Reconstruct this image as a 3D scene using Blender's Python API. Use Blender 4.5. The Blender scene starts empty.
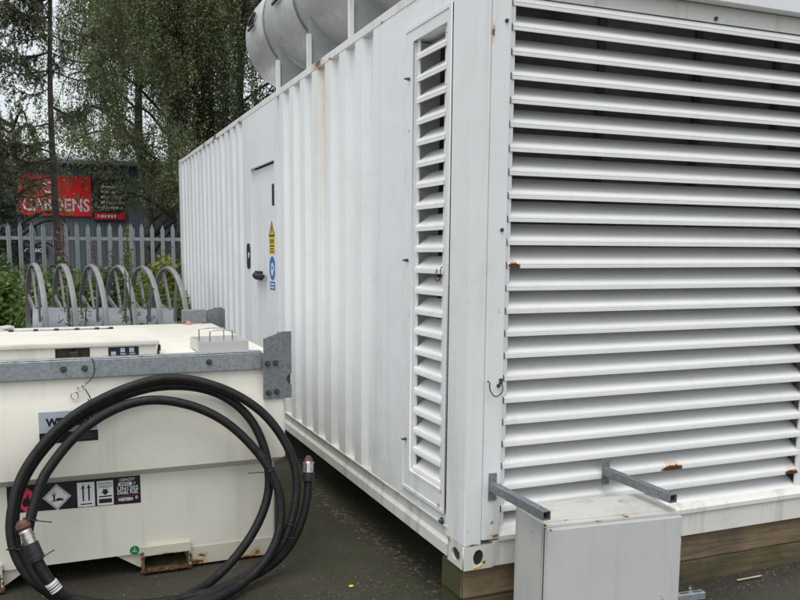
import bpy, bmesh, math, random
import numpy as np
from mathutils import Vector, Matrix
random.seed(7); RNG = np.random.default_rng(11)
SC = bpy.context.scene
COL = SC.collection
PI = math.pi

# ------------------------------------------------------------------ node helpers
class NT:
    def __init__(s, name):
        s.m = bpy.data.materials.new(name); s.m.use_nodes = True
        s.t = s.m.node_tree; s.n = s.t.nodes; s.l = s.t.links
        s.b = s.n['Principled BSDF']
        s.tc = s.n.new('ShaderNodeTexCoord')
    def link(s, a, b): s.l.new(a, b)
    def map(s, scale=(1, 1, 1), src='Object'):
        mp = s.n.new('ShaderNodeMapping'); mp.inputs['Scale'].default_value = scale
        s.link(s.tc.outputs[src], mp.inputs['Vector']); return mp.outputs[0]
    def noise(s, scale, detail=4, rough=.6, vec=None, dist=0):
        n = s.n.new('ShaderNodeTexNoise'); n.inputs['Scale'].default_value = scale
        n.inputs['Detail'].default_value = detail; n.inputs['Roughness'].default_value = rough
        n.inputs['Distortion'].default_value = dist
        s.link(vec if vec is not None else s.tc.outputs['Object'], n.inputs['Vector']); return n.outputs['Fac']
    def voro(s, scale, vec=None, out='Color', rnd=1):
        n = s.n.new('ShaderNodeTexVoronoi'); n.inputs['Scale'].default_value = scale
        n.inputs['Randomness'].default_value = rnd
        s.link(vec if vec is not None else s.tc.outputs['Object'], n.inputs['Vector']); return n.outputs[out]
    def ramp(s, fac, a, b, ca=0., cb=1.):
        r = s.n.new('ShaderNodeMapRange'); r.clamp = True
        r.inputs['From Min'].default_value = a; r.inputs['From Max'].default_value = b
        r.inputs['To Min'].default_value = ca; r.inputs['To Max'].default_value = cb
        s.link(fac, r.inputs['Value']); return r.outputs[0]
    def math(s, op, a, b=None, clamp=False):
        m = s.n.new('ShaderNodeMath'); m.operation = op; m.use_clamp = clamp
        for i, v in enumerate((a, b)):
            if v is None: continue
            if isinstance(v, (int, float)): m.inputs[i].default_value = v
            else: s.link(v, m.inputs[i])
        return m.outputs[0]
    def mix(s, fac, a, b, mode='MIX'):
        m = s.n.new('ShaderNodeMix'); m.data_type = 'RGBA'; m.blend_type = mode
        for sock, v in ((m.inputs[0], fac), (m.inputs[6], a), (m.inputs[7], b)):
            if isinstance(v, (int, float)): sock.default_value = v
            elif isinstance(v, tuple): sock.default_value = (*v, 1)
            else: s.link(v, sock)
        return m.outputs[2]
    def xyz(s):
        n = s.n.new('ShaderNodeSeparateXYZ'); s.link(s.tc.outputs['Object'], n.inputs[0]); return n.outputs
    def col(s, c):
        if isinstance(c, tuple): s.b.inputs['Base Color'].default_value = (*c, 1)
        else: s.link(c, s.b.inputs['Base Color'])
    def rough(s, r):
        if isinstance(r, (int, float)): s.b.inputs['Roughness'].default_value = r
        else: s.link(r, s.b.inputs['Roughness'])
    def bump(s, h, strength=.3, dist=.01):
        n = s.n.new('ShaderNodeBump'); n.inputs['Strength'].default_value = strength
        n.inputs['Distance'].default_value = dist
        s.link(h, n.inputs['Height']); s.link(n.outputs[0], s.b.inputs['Normal'])

def simple(name, c, rough=.5, metal=0., var=.12, scale=6, bump=0, bscale=120):
    t = NT(name)
    n = t.noise(scale, 5)
    d = tuple(x * (1 - var * 2) for x in c); u = tuple(min(1, x * (1 + var)) for x in c)
    t.col(t.mix(t.ramp(n, .3, .7), d, u)); t.rough(rough); t.b.inputs['Metallic'].default_value = metal
    if bump: t.bump(t.noise(bscale, 3), bump, .003)
    return t.m

def painted(name, c, rough=.45, grime=(.30, .28, .22), gamt=.35, rust=.0, streak=1., moss=0, rz=None, spots=()):
    """weathered paint: soft tone variation, vertical run marks, specks, optional rust chips"""
    t = NT(name)
    base = t.mix(t.ramp(t.noise(1.7, 3), .3, .7), tuple(x * .95 for x in c), tuple(min(1, x * 1.03) for x in c))
    st = t.noise(9, 5, .65, t.map((1, 1, .09)))
    f = t.math('MULTIPLY', t.ramp(st, .52, .78), gamt * streak)
    base = t.mix(f, base, grime)
    bl = t.noise(5, 6, .7)
    base = t.mix(t.math('MULTIPLY', t.ramp(bl, .55, .8), gamt * .6), base, grime)
    sp = t.ramp(t.noise(70, 2, .5), .70, .76, 0, .5 * min(1, gamt * 2))
    base = t.mix(sp, base, (.16, .13, .10))
    if moss:
        z = t.xyz()[2]
        base = t.mix(t.math('MULTIPLY', t.ramp(z, moss, 0), t.ramp(t.noise(8, 5), .4, .65)), base, (.11, .13, .06))
    if name == 'white_paint':
        zz = t.xyz()[2]; sc = t.math('MULTIPLY', t.ramp(t.noise(55, 4, .7, t.map((1, 1, .10))), .60, .66), t.math('MULTIPLY', t.ramp(zz, 1.15, .6), t.ramp(t.noise(5, 3), .48, .6)))
        base = t.mix(t.math('MULTIPLY', sc, .6), base, (.22, .21, .19))
    if rust:
        r = t.math('MULTIPLY', t.ramp(t.noise(14, 6, .7), .66, .70), t.ramp(t.noise(2.2, 2), .5 - rust * .2, .62))
        if rz:
            z = t.xyz()[2]
            r = t.math('MULTIPLY', r, t.ramp(z, rz[0], rz[1]))
        base = t.mix(r, base, t.mix(t.noise(40, 3), (.10, .035, .012), (.30, .12, .04)))
        t.rough(t.math('ADD', t.math('MULTIPLY', r, .35), rough, True))
    else: t.rough(t.ramp(bl, .3, .8, rough - .06, rough + .15))
    for (px_, py_, pz_, rr, sx_, sz_) in spots:      # corroded places: dark core, orange stain round it
        mp = t.n.new('ShaderNodeMapping'); mp.inputs['Location'].default_value = (-px_, -py_, -pz_); t.link(t.tc.outputs['Object'], mp.inputs['Vector'])
        m2 = t.n.new('ShaderNodeVectorMath'); m2.operation = 'MULTIPLY'; m2.inputs[1].default_value = (1 / sx_, 1 / sx_, 1 / sz_); t.link(mp.outputs[0], m2.inputs[0])
        ln = t.n.new('ShaderNodeVectorMath'); ln.operation = 'LENGTH'; t.link(m2.outputs[0], ln.inputs[0])
        d = t.math('ADD', ln.outputs['Value'], t.math('MULTIPLY', t.math('SUBTRACT', t.noise(45, 6, .75), .5), rr * 3.2))
        base = t.mix(t.ramp(d, rr * 1.5, rr * .5, 0, .7), base, (.50, .30, .12))
        base = t.mix(t.ramp(d, rr * .62, rr * .5), base, t.mix(t.noise(90, 3), (.045, .018, .008), (.22, .085, .03)))
    t.col(base)
    t.bump(t.noise(160, 2), .06, .002)
    return t.m

def galv(name, c=(.34, .37, .39), rough=.42):
    t = NT(name)
    v = t.voro(85); g = t.n.new('ShaderNodeSeparateColor'); t.link(v, g.inputs[0])
    n = t.noise(60, 5, .7)
    k = t.math('ADD', t.math('MULTIPLY', g.outputs[0], .5), t.math('MULTIPLY', n, .5))
    base = t.mix(t.ramp(k, .25, .75), tuple(x * .78 for x in c), tuple(min(1, x * 1.15) for x in c))
    base = t.mix(t.ramp(t.noise(7, 5), .58, .75, 0, .6), base, (.16, .155, .14))
    t.col(base); t.rough(t.ramp(k, .2, .8, rough + .12, rough - .05)); t.b.inputs['Metallic'].default_value = .45
    return t.m

# container side paint with rust runs under the top rail
def side_paint(name):
    t = NT(name); c = (.78, .80, .81)
    X = t.xyz()
    base = t.mix(t.ramp(t.noise(1.1, 3), .3, .7), tuple(x * .95 for x in c), tuple(min(1, x * 1.02) for x in c))
    st = t.noise(10, 5, .65, t.map((1, 1, .05)))
    base = t.mix(t.ramp(st, .54, .8, 0, .30), base, (.45, .43, .38))
    base = t.mix(t.ramp(t.noise(4, 6, .7), .56, .8, 0, .22), base, (.40, .40, .37))
    low = t.math('MULTIPLY', t.ramp(X[2], .95, .42), t.ramp(t.noise(7, 5), .35, .7))
    base = t.mix(t.math('MULTIPLY', low, .35), base, (.30, .29, .24))
    for y0, w, z0, z1, colr, amt in ((2.24, .17, 1.7, 2.95, (.66, .55, .36), .75), (2.27, .06, 2.4, 3.0, (.55, .36, .17), .6), (6.15, .09, 1.75, 2.8, (.30, .27, .20), .85), (8.3, .2, 1.6, 2.9, (.48, .42, .33), .5), (5.6, .10, 2.0, 2.9, (.5, .45, .36), .4),
                               (6.75, .14, 2.0, 2.85, (.55, .42, .28), .6), (7.4, .16, 1.9, 2.85, (.52, .40, .28), .55), (1.33, .05, 2.5, 2.85, (.5, .42, .32), .3)):
        d = t.math('ABSOLUTE', t.math('SUBTRACT', X[1], y0))
        d = t.math('ADD', d, t.math('MULTIPLY', t.math('SUBTRACT', t.noise(6, 3), .5), w))
        m = t.math('MULTIPLY', t.ramp(d, w, 0), t.ramp(X[2], z0, z1))
        base = t.mix(t.math('MULTIPLY', m, amt), base, colr)
    sp = t.ramp(t.noise(55, 2, .5), .73, .78, 0, .4)
    base = t.mix(sp, base, (.2, .16, .12))
    t.col(base); t.rough(.5); t.bump(t.math('ADD', t.noise(1.6, 2), t.math('MULTIPLY', t.noise(7, 4), .25)), .25, .04)
    return t.m

MAT = {}
def _cs(x, y, z, r, sx, sz):
    a = math.radians(-5.2); return (.185 + x * math.cos(a) - y * math.sin(a) - .54, -.415 + x * math.sin(a) + y * math.cos(a) + .28, z, r, sx, sz)
CSP = [_cs(.005, .02, .612, .010, 1.2, 1), _cs(.27, .0, .606, .011, 2.6, .4), (_cs(.42, .02, .614, .009, 2.4, .5)), _cs(.02, -.01, .595, .006, 1, 1), _cs(-.001, .03, .50, .008, 1, 2), _cs(.70, -.01, .50, .007, .7, 2.2), _cs(.12, .03, .617, .006, 2, .6)]
MAT['side'] = side_paint('white_side_paint')
MAT['white'] = painted('white_paint', (.78, .79, .79), .45, gamt=.30, rust=.25, spots=[(.100, -.003, 2.80, .022, .35, 1.6), (.17, -.003, .43, .022, 1.6, .6), (.15, -.003, .50, .010, 1, 1), (0, .27, .52, .018, 1, 1), (.0, .25, .60, .012, 1, 1.), (.05, 0, .395, .012, 2.5, .6)])
MAT['rail'] = painted('rail_paint', (.74, .74, .72), .5, gamt=.55, rust=.8, spots=[(0, 2.32, 3.135, .05, 2.2, 1), (0, 2.05, 3.11, .022, 1, 1), (0, 6.35, 3.13, .07, 1.6, 1), (0, 7.1, 3.13, .05, 1.5, .8), (0, 5.0, 3.115, .03, 2, .5), (0, 1.1, 3.11, .015, 2, .5)])
MAT['brail'] = painted('bottom_rail_paint', (.66, .66, .62), .5, gamt=.8, rust=.9, spots=[(0, .052, .335, .024, .8, 1.3), (0, .165, .375, .02, 1, 1), (.11, 0, .30, .012, 1, 1), (0, .8, .43, .012, 3, 1)])
MAT['slat'] = painted('slat_paint', (.82, .82, .81), .4, grime=(.45, .43, .40), gamt=.22)
def slat_front():
    t = NT('front_slat_paint'); X = t.xyz(); c = (.82, .82, .805)
    base = t.mix(t.ramp(t.noise(2, 3), .3, .7), tuple(x * .95 for x in c), c)
    base = t.mix(t.ramp(t.noise(11, 5, .65, t.map((1.5, 1, .2))), .55, .8, 0, .22), base, (.45, .43, .40))
    base = t.mix(t.ramp(t.noise(60, 2), .72, .77, 0, .4), base, (.2, .17, .13))
    n1 = t.noise(75, 6, .75); n2 = t.noise(160, 3, .6, t.map((1, .12, .12)))
    def blob(xc, zc, w, h):
        dx = t.math('POWER', t.math('ABSOLUTE', t.math('DIVIDE', t.math('SUBTRACT', X[0], xc), w)), 2.); dz = t.math('POWER', t.math('ABSOLUTE', t.math('DIVIDE', t.math('SUBTRACT', X[2], zc), h)), 2.)
        return t.math('SUBTRACT', 1., t.math('ADD', dx, dz))
    for xc, zc, w in ((.262, 2.944 - .1094 * 11, .042), (1.285, 2.944 - .1094 * 21, .085), (2.165, 2.944 - .1094 * 22, .060)):
        ab = t.ramp(X[2], zc - .004, zc)
        halo = t.math('ADD', blob(xc, zc + .016, w * .85, .042), t.math('MULTIPLY', t.math('SUBTRACT', n2, .5), 3.4))
        base = t.mix(t.math('MULTIPLY', t.math('MULTIPLY', t.ramp(halo, .35, 1.1), ab), .8), base, (.66, .36, .13))
        core = t.math('ADD', blob(xc, zc + .006, w, .024), t.math('MULTIPLY', t.math('SUBTRACT', n1, .5), 2.6))
        base = t.mix(t.math('MULTIPLY', t.ramp(core, .30, .42), ab), base, t.mix(t.ramp(n1, .35, .65), (.022, .012, .008), (.13, .05, .02)))
    base = t.mix(t.math('MULTIPLY', t.ramp(t.noise(26, 6, .75), .60, .70), t.ramp(t.noise(1.3, 3), .48, .6, 0, .55)), base, (.34, .31, .27))
    t.col(base); t.rough(.42); t.bump(t.noise(5, 3), .05, .01); return t.m
MAT['slatf'] = slat_front()
MAT['sillw'] = painted('sill_paint', (.72, .71, .67), .5, gamt=.6, rust=.5)
MAT['cab'] = painted('cabinet_paint', (.56, .56, .545), .42, grime=(.25, .22, .18), gamt=.25, rust=.2, spots=CSP)
MAT['cabtop'] = painted('cabinet_top_paint', (.56, .56, .53), .45, grime=(.28, .26, .20), gamt=.6, rust=.5, spots=CSP)
MAT['cream'] = painted('cream_tank_paint', (.74, .712, .62), .42, grime=(.30, .28, .22), gamt=.28)
MAT['creamlow'] = painted('cream_skid_paint', (.60, .57, .47), .5, grime=(.3, .26, .17), gamt=.5, rust=.9, spots=[(.665, -.99, .012, .03, 2.2, .8), (.70, -.99, .05, .02, 1.4, 1), (1.02, -.99, .02, .03, 1.2, 1), (.98, -.99, .0, .03, 2.5, .6), (.36, -1.02, .05, .035, .5, 1.2), (.36, -1.02, .10, .014, 1, 1), (.63, -1.02, .05, .022, .6, 1.8), (.50, -1.02, .094, .012, 4, .7)])
MAT['galv'] = galv('galvanised_steel')
MAT['galvd'] = galv('dull_galvanised_steel', (.23, .245, .26), .5)
MAT['reel'] = simple('reel_steel', (.23, .23, .232), .5, .15, .10, 9)
MAT['reeldrum'] = simple('reel_drum_paint', (.26, .28, .31), .5, .1, .06, 4)
MAT['rust'] = (lambda t: (t.col(t.mix(t.ramp(t.noise(60, 5), .35, .65), (.035, .014, .008), (.24, .085, .025))), t.rough(.9), t.bump(t.noise(150, 4), .7, .004), t.m)[-1])(NT('rust'))
MAT['rustlight'] = simple('rust_run', (.62, .36, .14), .8, 0, .25, 60)
MAT['backing'] = simple('gap_shade_grey', (.15, .15, .147), .9, 0, .3, 3)  # grey tone set to stand for the shaded gaps behind the end slats
MAT['black'] = simple('black_plastic_and_hole_dark', (.018, .018, .02), .45, 0, .2, 20)
MAT['blackvinyl'] = simple('black_sticker', (.014, .014, .018), .35, 0, .15, 20)
MAT['dark'] = simple('dark_interior', (.075, .074, .072), .9, 0, .3, 3)
MAT['whitevinyl'] = simple('white_sticker', (.70, .70, .69), .4, 0, .05, 20)
MAT['greyvinyl'] = simple('grey_sticker', (.42, .46, .52), .4, 0, .05, 20)
MAT['redvinyl'] = simple('red_sticker', (.62, .05, .10), .4, 0, .08, 20)
MAT['yellowvinyl'] = simple('yellow_sticker', (.75, .52, .04), .4, 0, .05, 20)
MAT['bluevinyl'] = simple('blue_sticker', (.03, .17, .52), .4, 0, .05, 20)
MAT['greenvinyl'] = simple('green_sticker', (.01, .20, .08), .4, 0, .05, 20)
MAT['bolt'] = simple('bolt_steel', (.13, .13, .13), .45, .8, .2, 50)
MAT['chrome'] = simple('polished_steel', (.62, .60, .57), .22, 1., .15, 40)
MAT['brass'] = simple('rusty_coupling', (.17, .085, .055), .6, .3, .35, 70, .4, 90)
MAT['wire'] = simple('wire', (.05, .05, .05), .5, .3, .2, 40)
MAT['tie'] = simple('cable_tie', (.02, .02, .02), .4)
MAT['padlock'] = simple('padlock_body', (.07, .06, .045), .45, .6, .2, 30)
MAT['dirt'] = simple('brown_dirt', (.13, .10, .06), .95, 0, .4, 25, .6, 60)
MAT['pink'] = simple('pink_cap', (.62, .25, .25), .5)
def silver():
    t = NT('silencer_cladding')
    n = t.noise(3.2, 6, .7, t.map((1, .35, 1))); m = t.noise(16, 5, .7, t.map((1, 1, .22)))
    base = t.mix(t.ramp(n, .35, .7), (.64, .645, .64), (.45, .445, .42))
    base = t.mix(t.ramp(m, .52, .75, 0, .6), base, (.26, .25, .21)); base = t.mix(t.ramp(t.noise(9, 4, .6, t.map((.5, 3, 1))), .6, .7, 0, .4), base, (.55, .55, .54))
    t.col(base); t.rough(t.ramp(n, .3, .7, .32, .5)); t.b.inputs['Metallic'].default_value = .25; t.bump(t.noise(7, 4), .15, .01); return t.m
MAT['silver'] = silver()
MAT['saddle'] = simple('saddle_paint', (.33, .35, .36), .5, 0, .06, 4)

def rubber():
    t = NT('hose_rubber')
    n = t.noise(30, 4)
    cc = t.mix(t.ramp(n, .35, .75), (.006, .006, .0065), (.015, .015, .015))
    cc = t.mix(t.math('MULTIPLY', t.ramp(t.noise(22, 6, .75), .56, .72), t.ramp(t.noise(3.5, 3), .45, .62, 0, .7)), cc, (.060, .056, .048))
    t.col(cc)
    t.rough(t.ramp(t.noise(12, 4), .3, .7, .42, .62)); t.b.inputs['Specular IOR Level'].default_value = .32
    w = t.n.new('ShaderNodeTexWave'); w.wave_type = 'BANDS'; w.bands_direction = 'X'; w.inputs['Scale'].default_value = 95; w.inputs['Distortion'].default_value = .6
    uv = t.n.new('ShaderNodeUVMap'); t.link(uv.outputs[0], w.inputs['Vector'])
    t.bump(t.math('ADD', w.outputs['Fac'], t.math('MULTIPLY', t.noise(120, 3), .6)), .32, .0016)
    return t.m
MAT['hose'] = rubber()

def timber(name, c, moss=False):
    t = NT(name)
    g = t.noise(7, 8, .7, t.map((.35, 5, 7)), .6)
    base = t.mix(t.ramp(g, .3, .7), tuple(x * .45 for x in c), tuple(x * 1.25 for x in c))
    base = t.mix(t.ramp(t.noise(3, 5), .5, .75, 0, .7), base, (.06, .05, .035))
    kn = t.ramp(t.voro(2.6, t.map((1, 3, 3)), 'Distance'), .11, .03)
    base = t.mix(kn, base, (.05, .035, .02))
    if moss: 
        gm = t.n.new('ShaderNodeNewGeometry'); sx = t.n.new('ShaderNodeSeparateXYZ'); t.link(gm.outputs['Normal'], sx.inputs[0])
        base = t.mix(t.math('MAXIMUM', t.ramp(t.noise(4, 6), .5, .68, 0, .7 if 'mossy' in name else .22), t.ramp(sx.outputs[0], -.3, -.8, 0, .9)), base, (.040, .047, .014))
    t.col(base); t.rough(.85); t.bump(g, .6, .006); return t.m
MAT['wood'] = timber('weathered_timber', (.245, .172, .10), True)
MAT['woodlow'] = timber('mossy_timber', (.15, .115, .055), True)
MAT['splint'] = simple('fresh_wood', (.48, .38, .26), .8, 0, .15, 30)

def asphalt():
    t = NT('asphalt')
    a = t.noise(210, 3, .6); b = t.noise(1.3, 7, .68); c = t.noise(6, 7, .7)
    base = t.mix(t.ramp(a, .3, .72), (.014, .013, .010), (.120, .107, .086))
    base = t.mix(t.ramp(b, .42, .62, 0, .55), base, (.050, .043, .026))
    base = t.mix(t.math('MULTIPLY', t.ramp(c, .5, .68), t.ramp(b, .45, .6)), base, (.036, .039, .014))
    X = t.xyz()
    strip = t.math('MULTIPLY', t.ramp(X[0], -1.35, -.35), t.ramp(t.noise(2.6, 7, .75), .34, .56))
    strip = t.math('MULTIPLY', strip, t.ramp(X[0], .9, .4))
    base = t.mix(t.math('MULTIPLY', strip, .85), base, t.mix(t.noise(40, 4), (.014, .019, .003), (.050, .058, .011)))
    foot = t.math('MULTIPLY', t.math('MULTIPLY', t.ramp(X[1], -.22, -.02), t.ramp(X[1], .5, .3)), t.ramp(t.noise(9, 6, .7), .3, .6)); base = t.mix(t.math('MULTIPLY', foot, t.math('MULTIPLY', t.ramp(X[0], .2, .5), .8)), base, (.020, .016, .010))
    wet = t.ramp(t.noise(1.1, 5, .6), .44, .60)
    base = t.mix(t.math('MULTIPLY', wet, .45), base, (.026, .024, .018))
    pale = t.math('MULTIPLY', t.ramp(t.noise(85, 2), .68, .72), .5)
    base = t.mix(pale, base, (.17, .155, .13))
    t.col(base); t.rough(t.ramp(wet, 0, 1, .85, .5))
    gr = t.voro(95, None, 'Distance'); base = t.mix(t.ramp(gr, .08, .42, .42, 0), base, (.17, .155, .13)); t.col(t.mix(1.0, base, (.84, .82, .78), 'MULTIPLY'))
    t.bump(t.math('ADD', t.math('SUBTRACT', a, t.math('MULTIPLY', gr, .8)), t.math('MULTIPLY', c, 1.2)), 1., .007)
    return t.m
MAT['asphalt'] = asphalt()
MAT['litter'] = (lambda t: (t.col(t.mix(t.n.new('ShaderNodeNewGeometry').outputs['Random Per Island'], (.030, .024, .014), (.10, .085, .055))), t.rough(.9), t.m)[-1])(NT('leaf_litter'))
MAT['grit'] = (lambda t: (t.col(t.mix(t.math('POWER', t.n.new('ShaderNodeNewGeometry').outputs['Random Per Island'], 5.), (.03, .026, .02), (.34, .32, .28))), t.rough(.9), t.m)[-1])(NT('grit'))

def leafmat(name, a, b, trans=.35):
    t = NT(name)
    g = t.n.new('ShaderNodeNewGeometry')
    k = t.math('ADD', t.math('MULTIPLY', g.outputs['Random Per Island'], .5), t.math('MULTIPLY', t.ramp(t.noise(.9, 4), .3, .7), .5))
    c = t.mix(k, a, b); t.col(c); t.rough(.6)
    tr = t.n.new('ShaderNodeBsdfTranslucent'); t.link(c, tr.inputs[0])
    ms = t.n.new('ShaderNodeMixShader'); ms.inputs[0].default_value = trans
    t.link(t.b.outputs[0], ms.inputs[1]); t.link(tr.outputs[0], ms.inputs[2])
    t.link(ms.outputs[0], t.n['Material Output'].inputs[0]); return t.m
MAT['birchleaf'] = leafmat('birch_leaf', (.062, .084, .035), (.25, .29, .125))
MAT['birchleafd'] = leafmat('dark_birch_leaf', (.044, .062, .027), (.18, .21, .092))
MAT['larchleaf'] = leafmat('larch_needle', (.035, .046, .022), (.125, .135, .06))
MAT['coniferleaf'] = leafmat('conifer_needle', (.014, .024, .014), (.045, .062, .032))
MAT['shrubleaf'] = leafmat('shrub_leaf', (.050, .095, .020), (.24, .33, .09))
MAT['shrubyellow'] = leafmat('yellow_shrub_leaf', (.10, .13, .02), (.38, .39, .08))
MAT['herbleaf'] = leafmat('herb_leaf', (.050, .085, .028), (.19, .25, .09))
MAT['pinkflower'] = leafmat('pink_flower', (.20, .11, .12), (.36, .21, .22))
MAT['bark'] = simple('bark', (.045, .038, .030), .9, 0, .4, 9, .8, 30)
MAT['birchbark'] = simple('birch_bark', (.11, .10, .085), .85, 0, .5, 6, .5, 30)
MAT['stem'] = simple('stem', (.07, .07, .035), .8)
MAT['fence'] = simple('fence_steel', (.33, .365, .385), .55, .2, .08, 3)
MAT['stone'] = simple('pale_stone', (.48, .48, .46), .8, 0, .1, 30, .4, 60)
MAT['red'] = simple('red_signboard', (.80, .012, .022), .45, 0, .06, 3)
MAT['blackboard'] = simple('black_signboard', (.016, .017, .018), .5)
MAT['white_letter'] = simple('white_lettering', (.74, .74, .74), .5, 0, .03)
def cladding():
    t = NT('blue_grey_cladding')
    w = t.n.new('ShaderNodeTexWave'); w.inputs['Scale'].default_value = 3.2
    t.link(t.tc.outputs['Object'], w.inputs['Vector'])
    n = t.noise(.8, 5, .6, t.map((1, 1, .3)))
    t.col(t.mix(t.ramp(n, .3, .7), (.10, .125, .145), (.14, .165, .19))); t.rough(.55)
    t.bump(w.outputs['Fac'], .35, .02); return t.m
MAT['clad'] = cladding()
MAT['roofgrey'] = simple('roof_sheet', (.20, .215, .23), .5, 0, .08, 1)

# ------------------------------------------------------------------ mesh helpers
def base_of(p):
    v = Vector((0, 0, 0))
    while p is not None: v += p.location; p = p.parent
    return v
def finish(name, bm, mat, parent=None, smooth=False, loc=None):
    """bm is in world coordinates; becomes ONE mesh object (child of parent)"""
    off = base_of(parent) if parent else Vector(loc if loc is not None else (0, 0, 0))
    bmesh.ops.translate(bm, verts=bm.verts, vec=-off)
    bmesh.ops.recalc_face_normals(bm, faces=bm.faces)
    me = bpy.data.meshes.new(name); 
    if smooth is True:
        for f in bm.faces: f.smooth = True
    bm.to_mesh(me); bm.free()
    me.materials.append(MAT[mat] if isinstance(mat, str) else mat)
    if smooth == 'auto':
        me.polygons.foreach_set('use_smooth', [True] * len(me.polygons)); me.set_sharp_from_angle(angle=math.radians(38))
    o = bpy.data.objects.new(name, me); COL.objects.link(o)
    if parent: o.parent = parent
    else: o.location = off
    return o
def thing(name, loc, label, cat, group=None):
    o = bpy.data.objects.new(name, None); COL.objects.link(o); o.location = loc
    o.empty_display_size = .1; o['label'] = label; o['category'] = cat
    if group: o['group'] = group
    return o
def tag(o, label, cat, group=None):
    o['label'] = label; o['category'] = cat
    if group: o['group'] = group
    return o
def copy_tree(o, parent=None):
    c = o.copy(); COL.objects.link(c)
    if parent: c.parent = parent
    for ch in list(o.children): copy_tree(ch, c)
    return c
def box(bm, x0, x1, y0, y1, z0, z1, bev=0, seg=1, M=None):
    r = bmesh.ops.create_cube(bm, size=1)
    S = Matrix.Translation(((x0 + x1) / 2, (y0 + y1) / 2, (z0 + z1) / 2)) @ Matrix.Diagonal((x1 - x0, y1 - y0, z1 - z0, 1))
    bmesh.ops.transform(bm, matrix=S, verts=r['verts'])
    vs = r['verts']
    if bev:
        es = list({e for v in vs for e in v.link_edges})
        rr = bmesh.ops.bevel(bm, geom=es, offset=bev, segments=seg, affect='EDGES', clamp_overlap=True)
        vs = list({v for f in rr['faces'] for v in f.verts} | {v for v in vs if v.is_valid})
        seen = set(vs); stack = list(vs)
        while stack:
            v = stack.pop()
            for e in v.link_edges:
                w = e.other_vert(v)
                if w not in seen: seen.add(w); stack.append(w)
        vs = list(seen)
    if M is not None: bmesh.ops.transform(bm, matrix=M, verts=vs)
    return vs
def BX(*a, **k):
    bm = bmesh.new(); box(bm, *a, **k); return bm
def extrude_profile(bm, pts, axis, a, b, closed=True):
    """pts: 2D profile in the two other axes (order x,y,z without axis)"""
    def mk(p, t):
        v = list(p); v.insert(axis, t); return bm.verts.new(v)
    A = [mk(p, a) for p in pts]; B = [mk(p, b) for p in pts]; n = len(pts)
    for i in range(n if closed else n - 1):
        j = (i + 1) % n; bm.faces.new((A[i], A[j], B[j], B[i]))
    if closed:
        bm.faces.new(A); bm.faces.new(list(reversed(B)))
def cyl(bm, p0, p1, r0, r1=None, seg=16, caps=True):
    r1 = r0 if r1 is None else r1
    p0 = Vector(p0); p1 = Vector(p1); d = (p1 - p0); L = d.length
    M = Matrix.Translation((p0 + p1) / 2) @ d.to_track_quat('Z', 'Y').to_matrix().to_4x4()
    bmesh.ops.create_cone(bm, cap_ends=caps, segments=seg, radius1=r0, radius2=r1, depth=L, matrix=M)
def catmull(pts, n=6, closed=False):
    P = [np.array(p, float) for p in pts]; out = []
    m = len(P)
    for i in range(m if closed else m - 1):
        if closed: p0, p1, p2, p3 = P[i - 1], P[i], P[(i + 1) % m], P[(i + 2) % m]
        else: p0, p1, p2, p3 = P[max(i - 1, 0)], P[i], P[i + 1], P[min(i + 2, m - 1)]
        for k in range(n):
            t = k / n
            out.append(.5 * ((2 * p1) + (-p0 + p2) * t + (2 * p0 - 5 * p1 + 4 * p2 - p3) * t * t + (-p0 + 3 * p1 - 3 * p2 + p3) * t ** 3))
    if not closed: out.append(P[-1])
    return out
def tube(bm, pts, r, seg=8, closed=False, caps=True, uv=False):
    P = [Vector(p) for p in pts]; n = len(P)
    rad = r if callable(r) else (lambda t: r)
    up = Vector((0.123, .31, .94)).normalized(); rings = []; L = 0; Ls = []
    for i in range(n):
        if closed: T = (P[(i + 1) % n] - P[i - 1])
        else: T = P[min(i + 1, n - 1)] - P[max(i - 1, 0)]
        if T.length < 1e-9: T = Vector((0, 0, 1))
        T.normalize()
        u = (up - T * up.dot(T))
        if u.length < 1e-4: u = T.orthogonal()
        u.normalize(); up = u; w = T.cross(u)
        if i: L += (P[i] - P[i - 1]).length
        Ls.append(L); rr = rad(i / max(1, n - 1))
        rings.append([bm.verts.new(P[i] + (u * math.cos(2 * PI * k / seg) + w * math.sin(2 * PI * k / seg)) * rr) for k in range(seg)])
    lay = bm.loops.layers.uv.verify() if uv else None
    for i in range(n if closed else n - 1):
        A = rings[i]; B = rings[(i + 1) % n]
        for k in range(seg):
            f = bm.faces.new((A[k], A[(k + 1) % seg], B[(k + 1) % seg], B[k])); f.smooth = True
            if uv:
                l0 = Ls[i]; l1 = Ls[(i + 1) % n]
                for lp, c in zip(f.loops, ((l0, k / seg), (l0, (k + 1) / seg), (l1, (k + 1) / seg), (l1, k / seg))): lp[lay].uv = c
    if caps and not closed:
        bm.faces.new(rings[0]); bm.faces.new(list(reversed(rings[-1])))
    return Ls
def TB(pts, r, seg=8, **k):
    bm = bmesh.new(); tube(bm, pts, r, seg, **k); return bm
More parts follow.
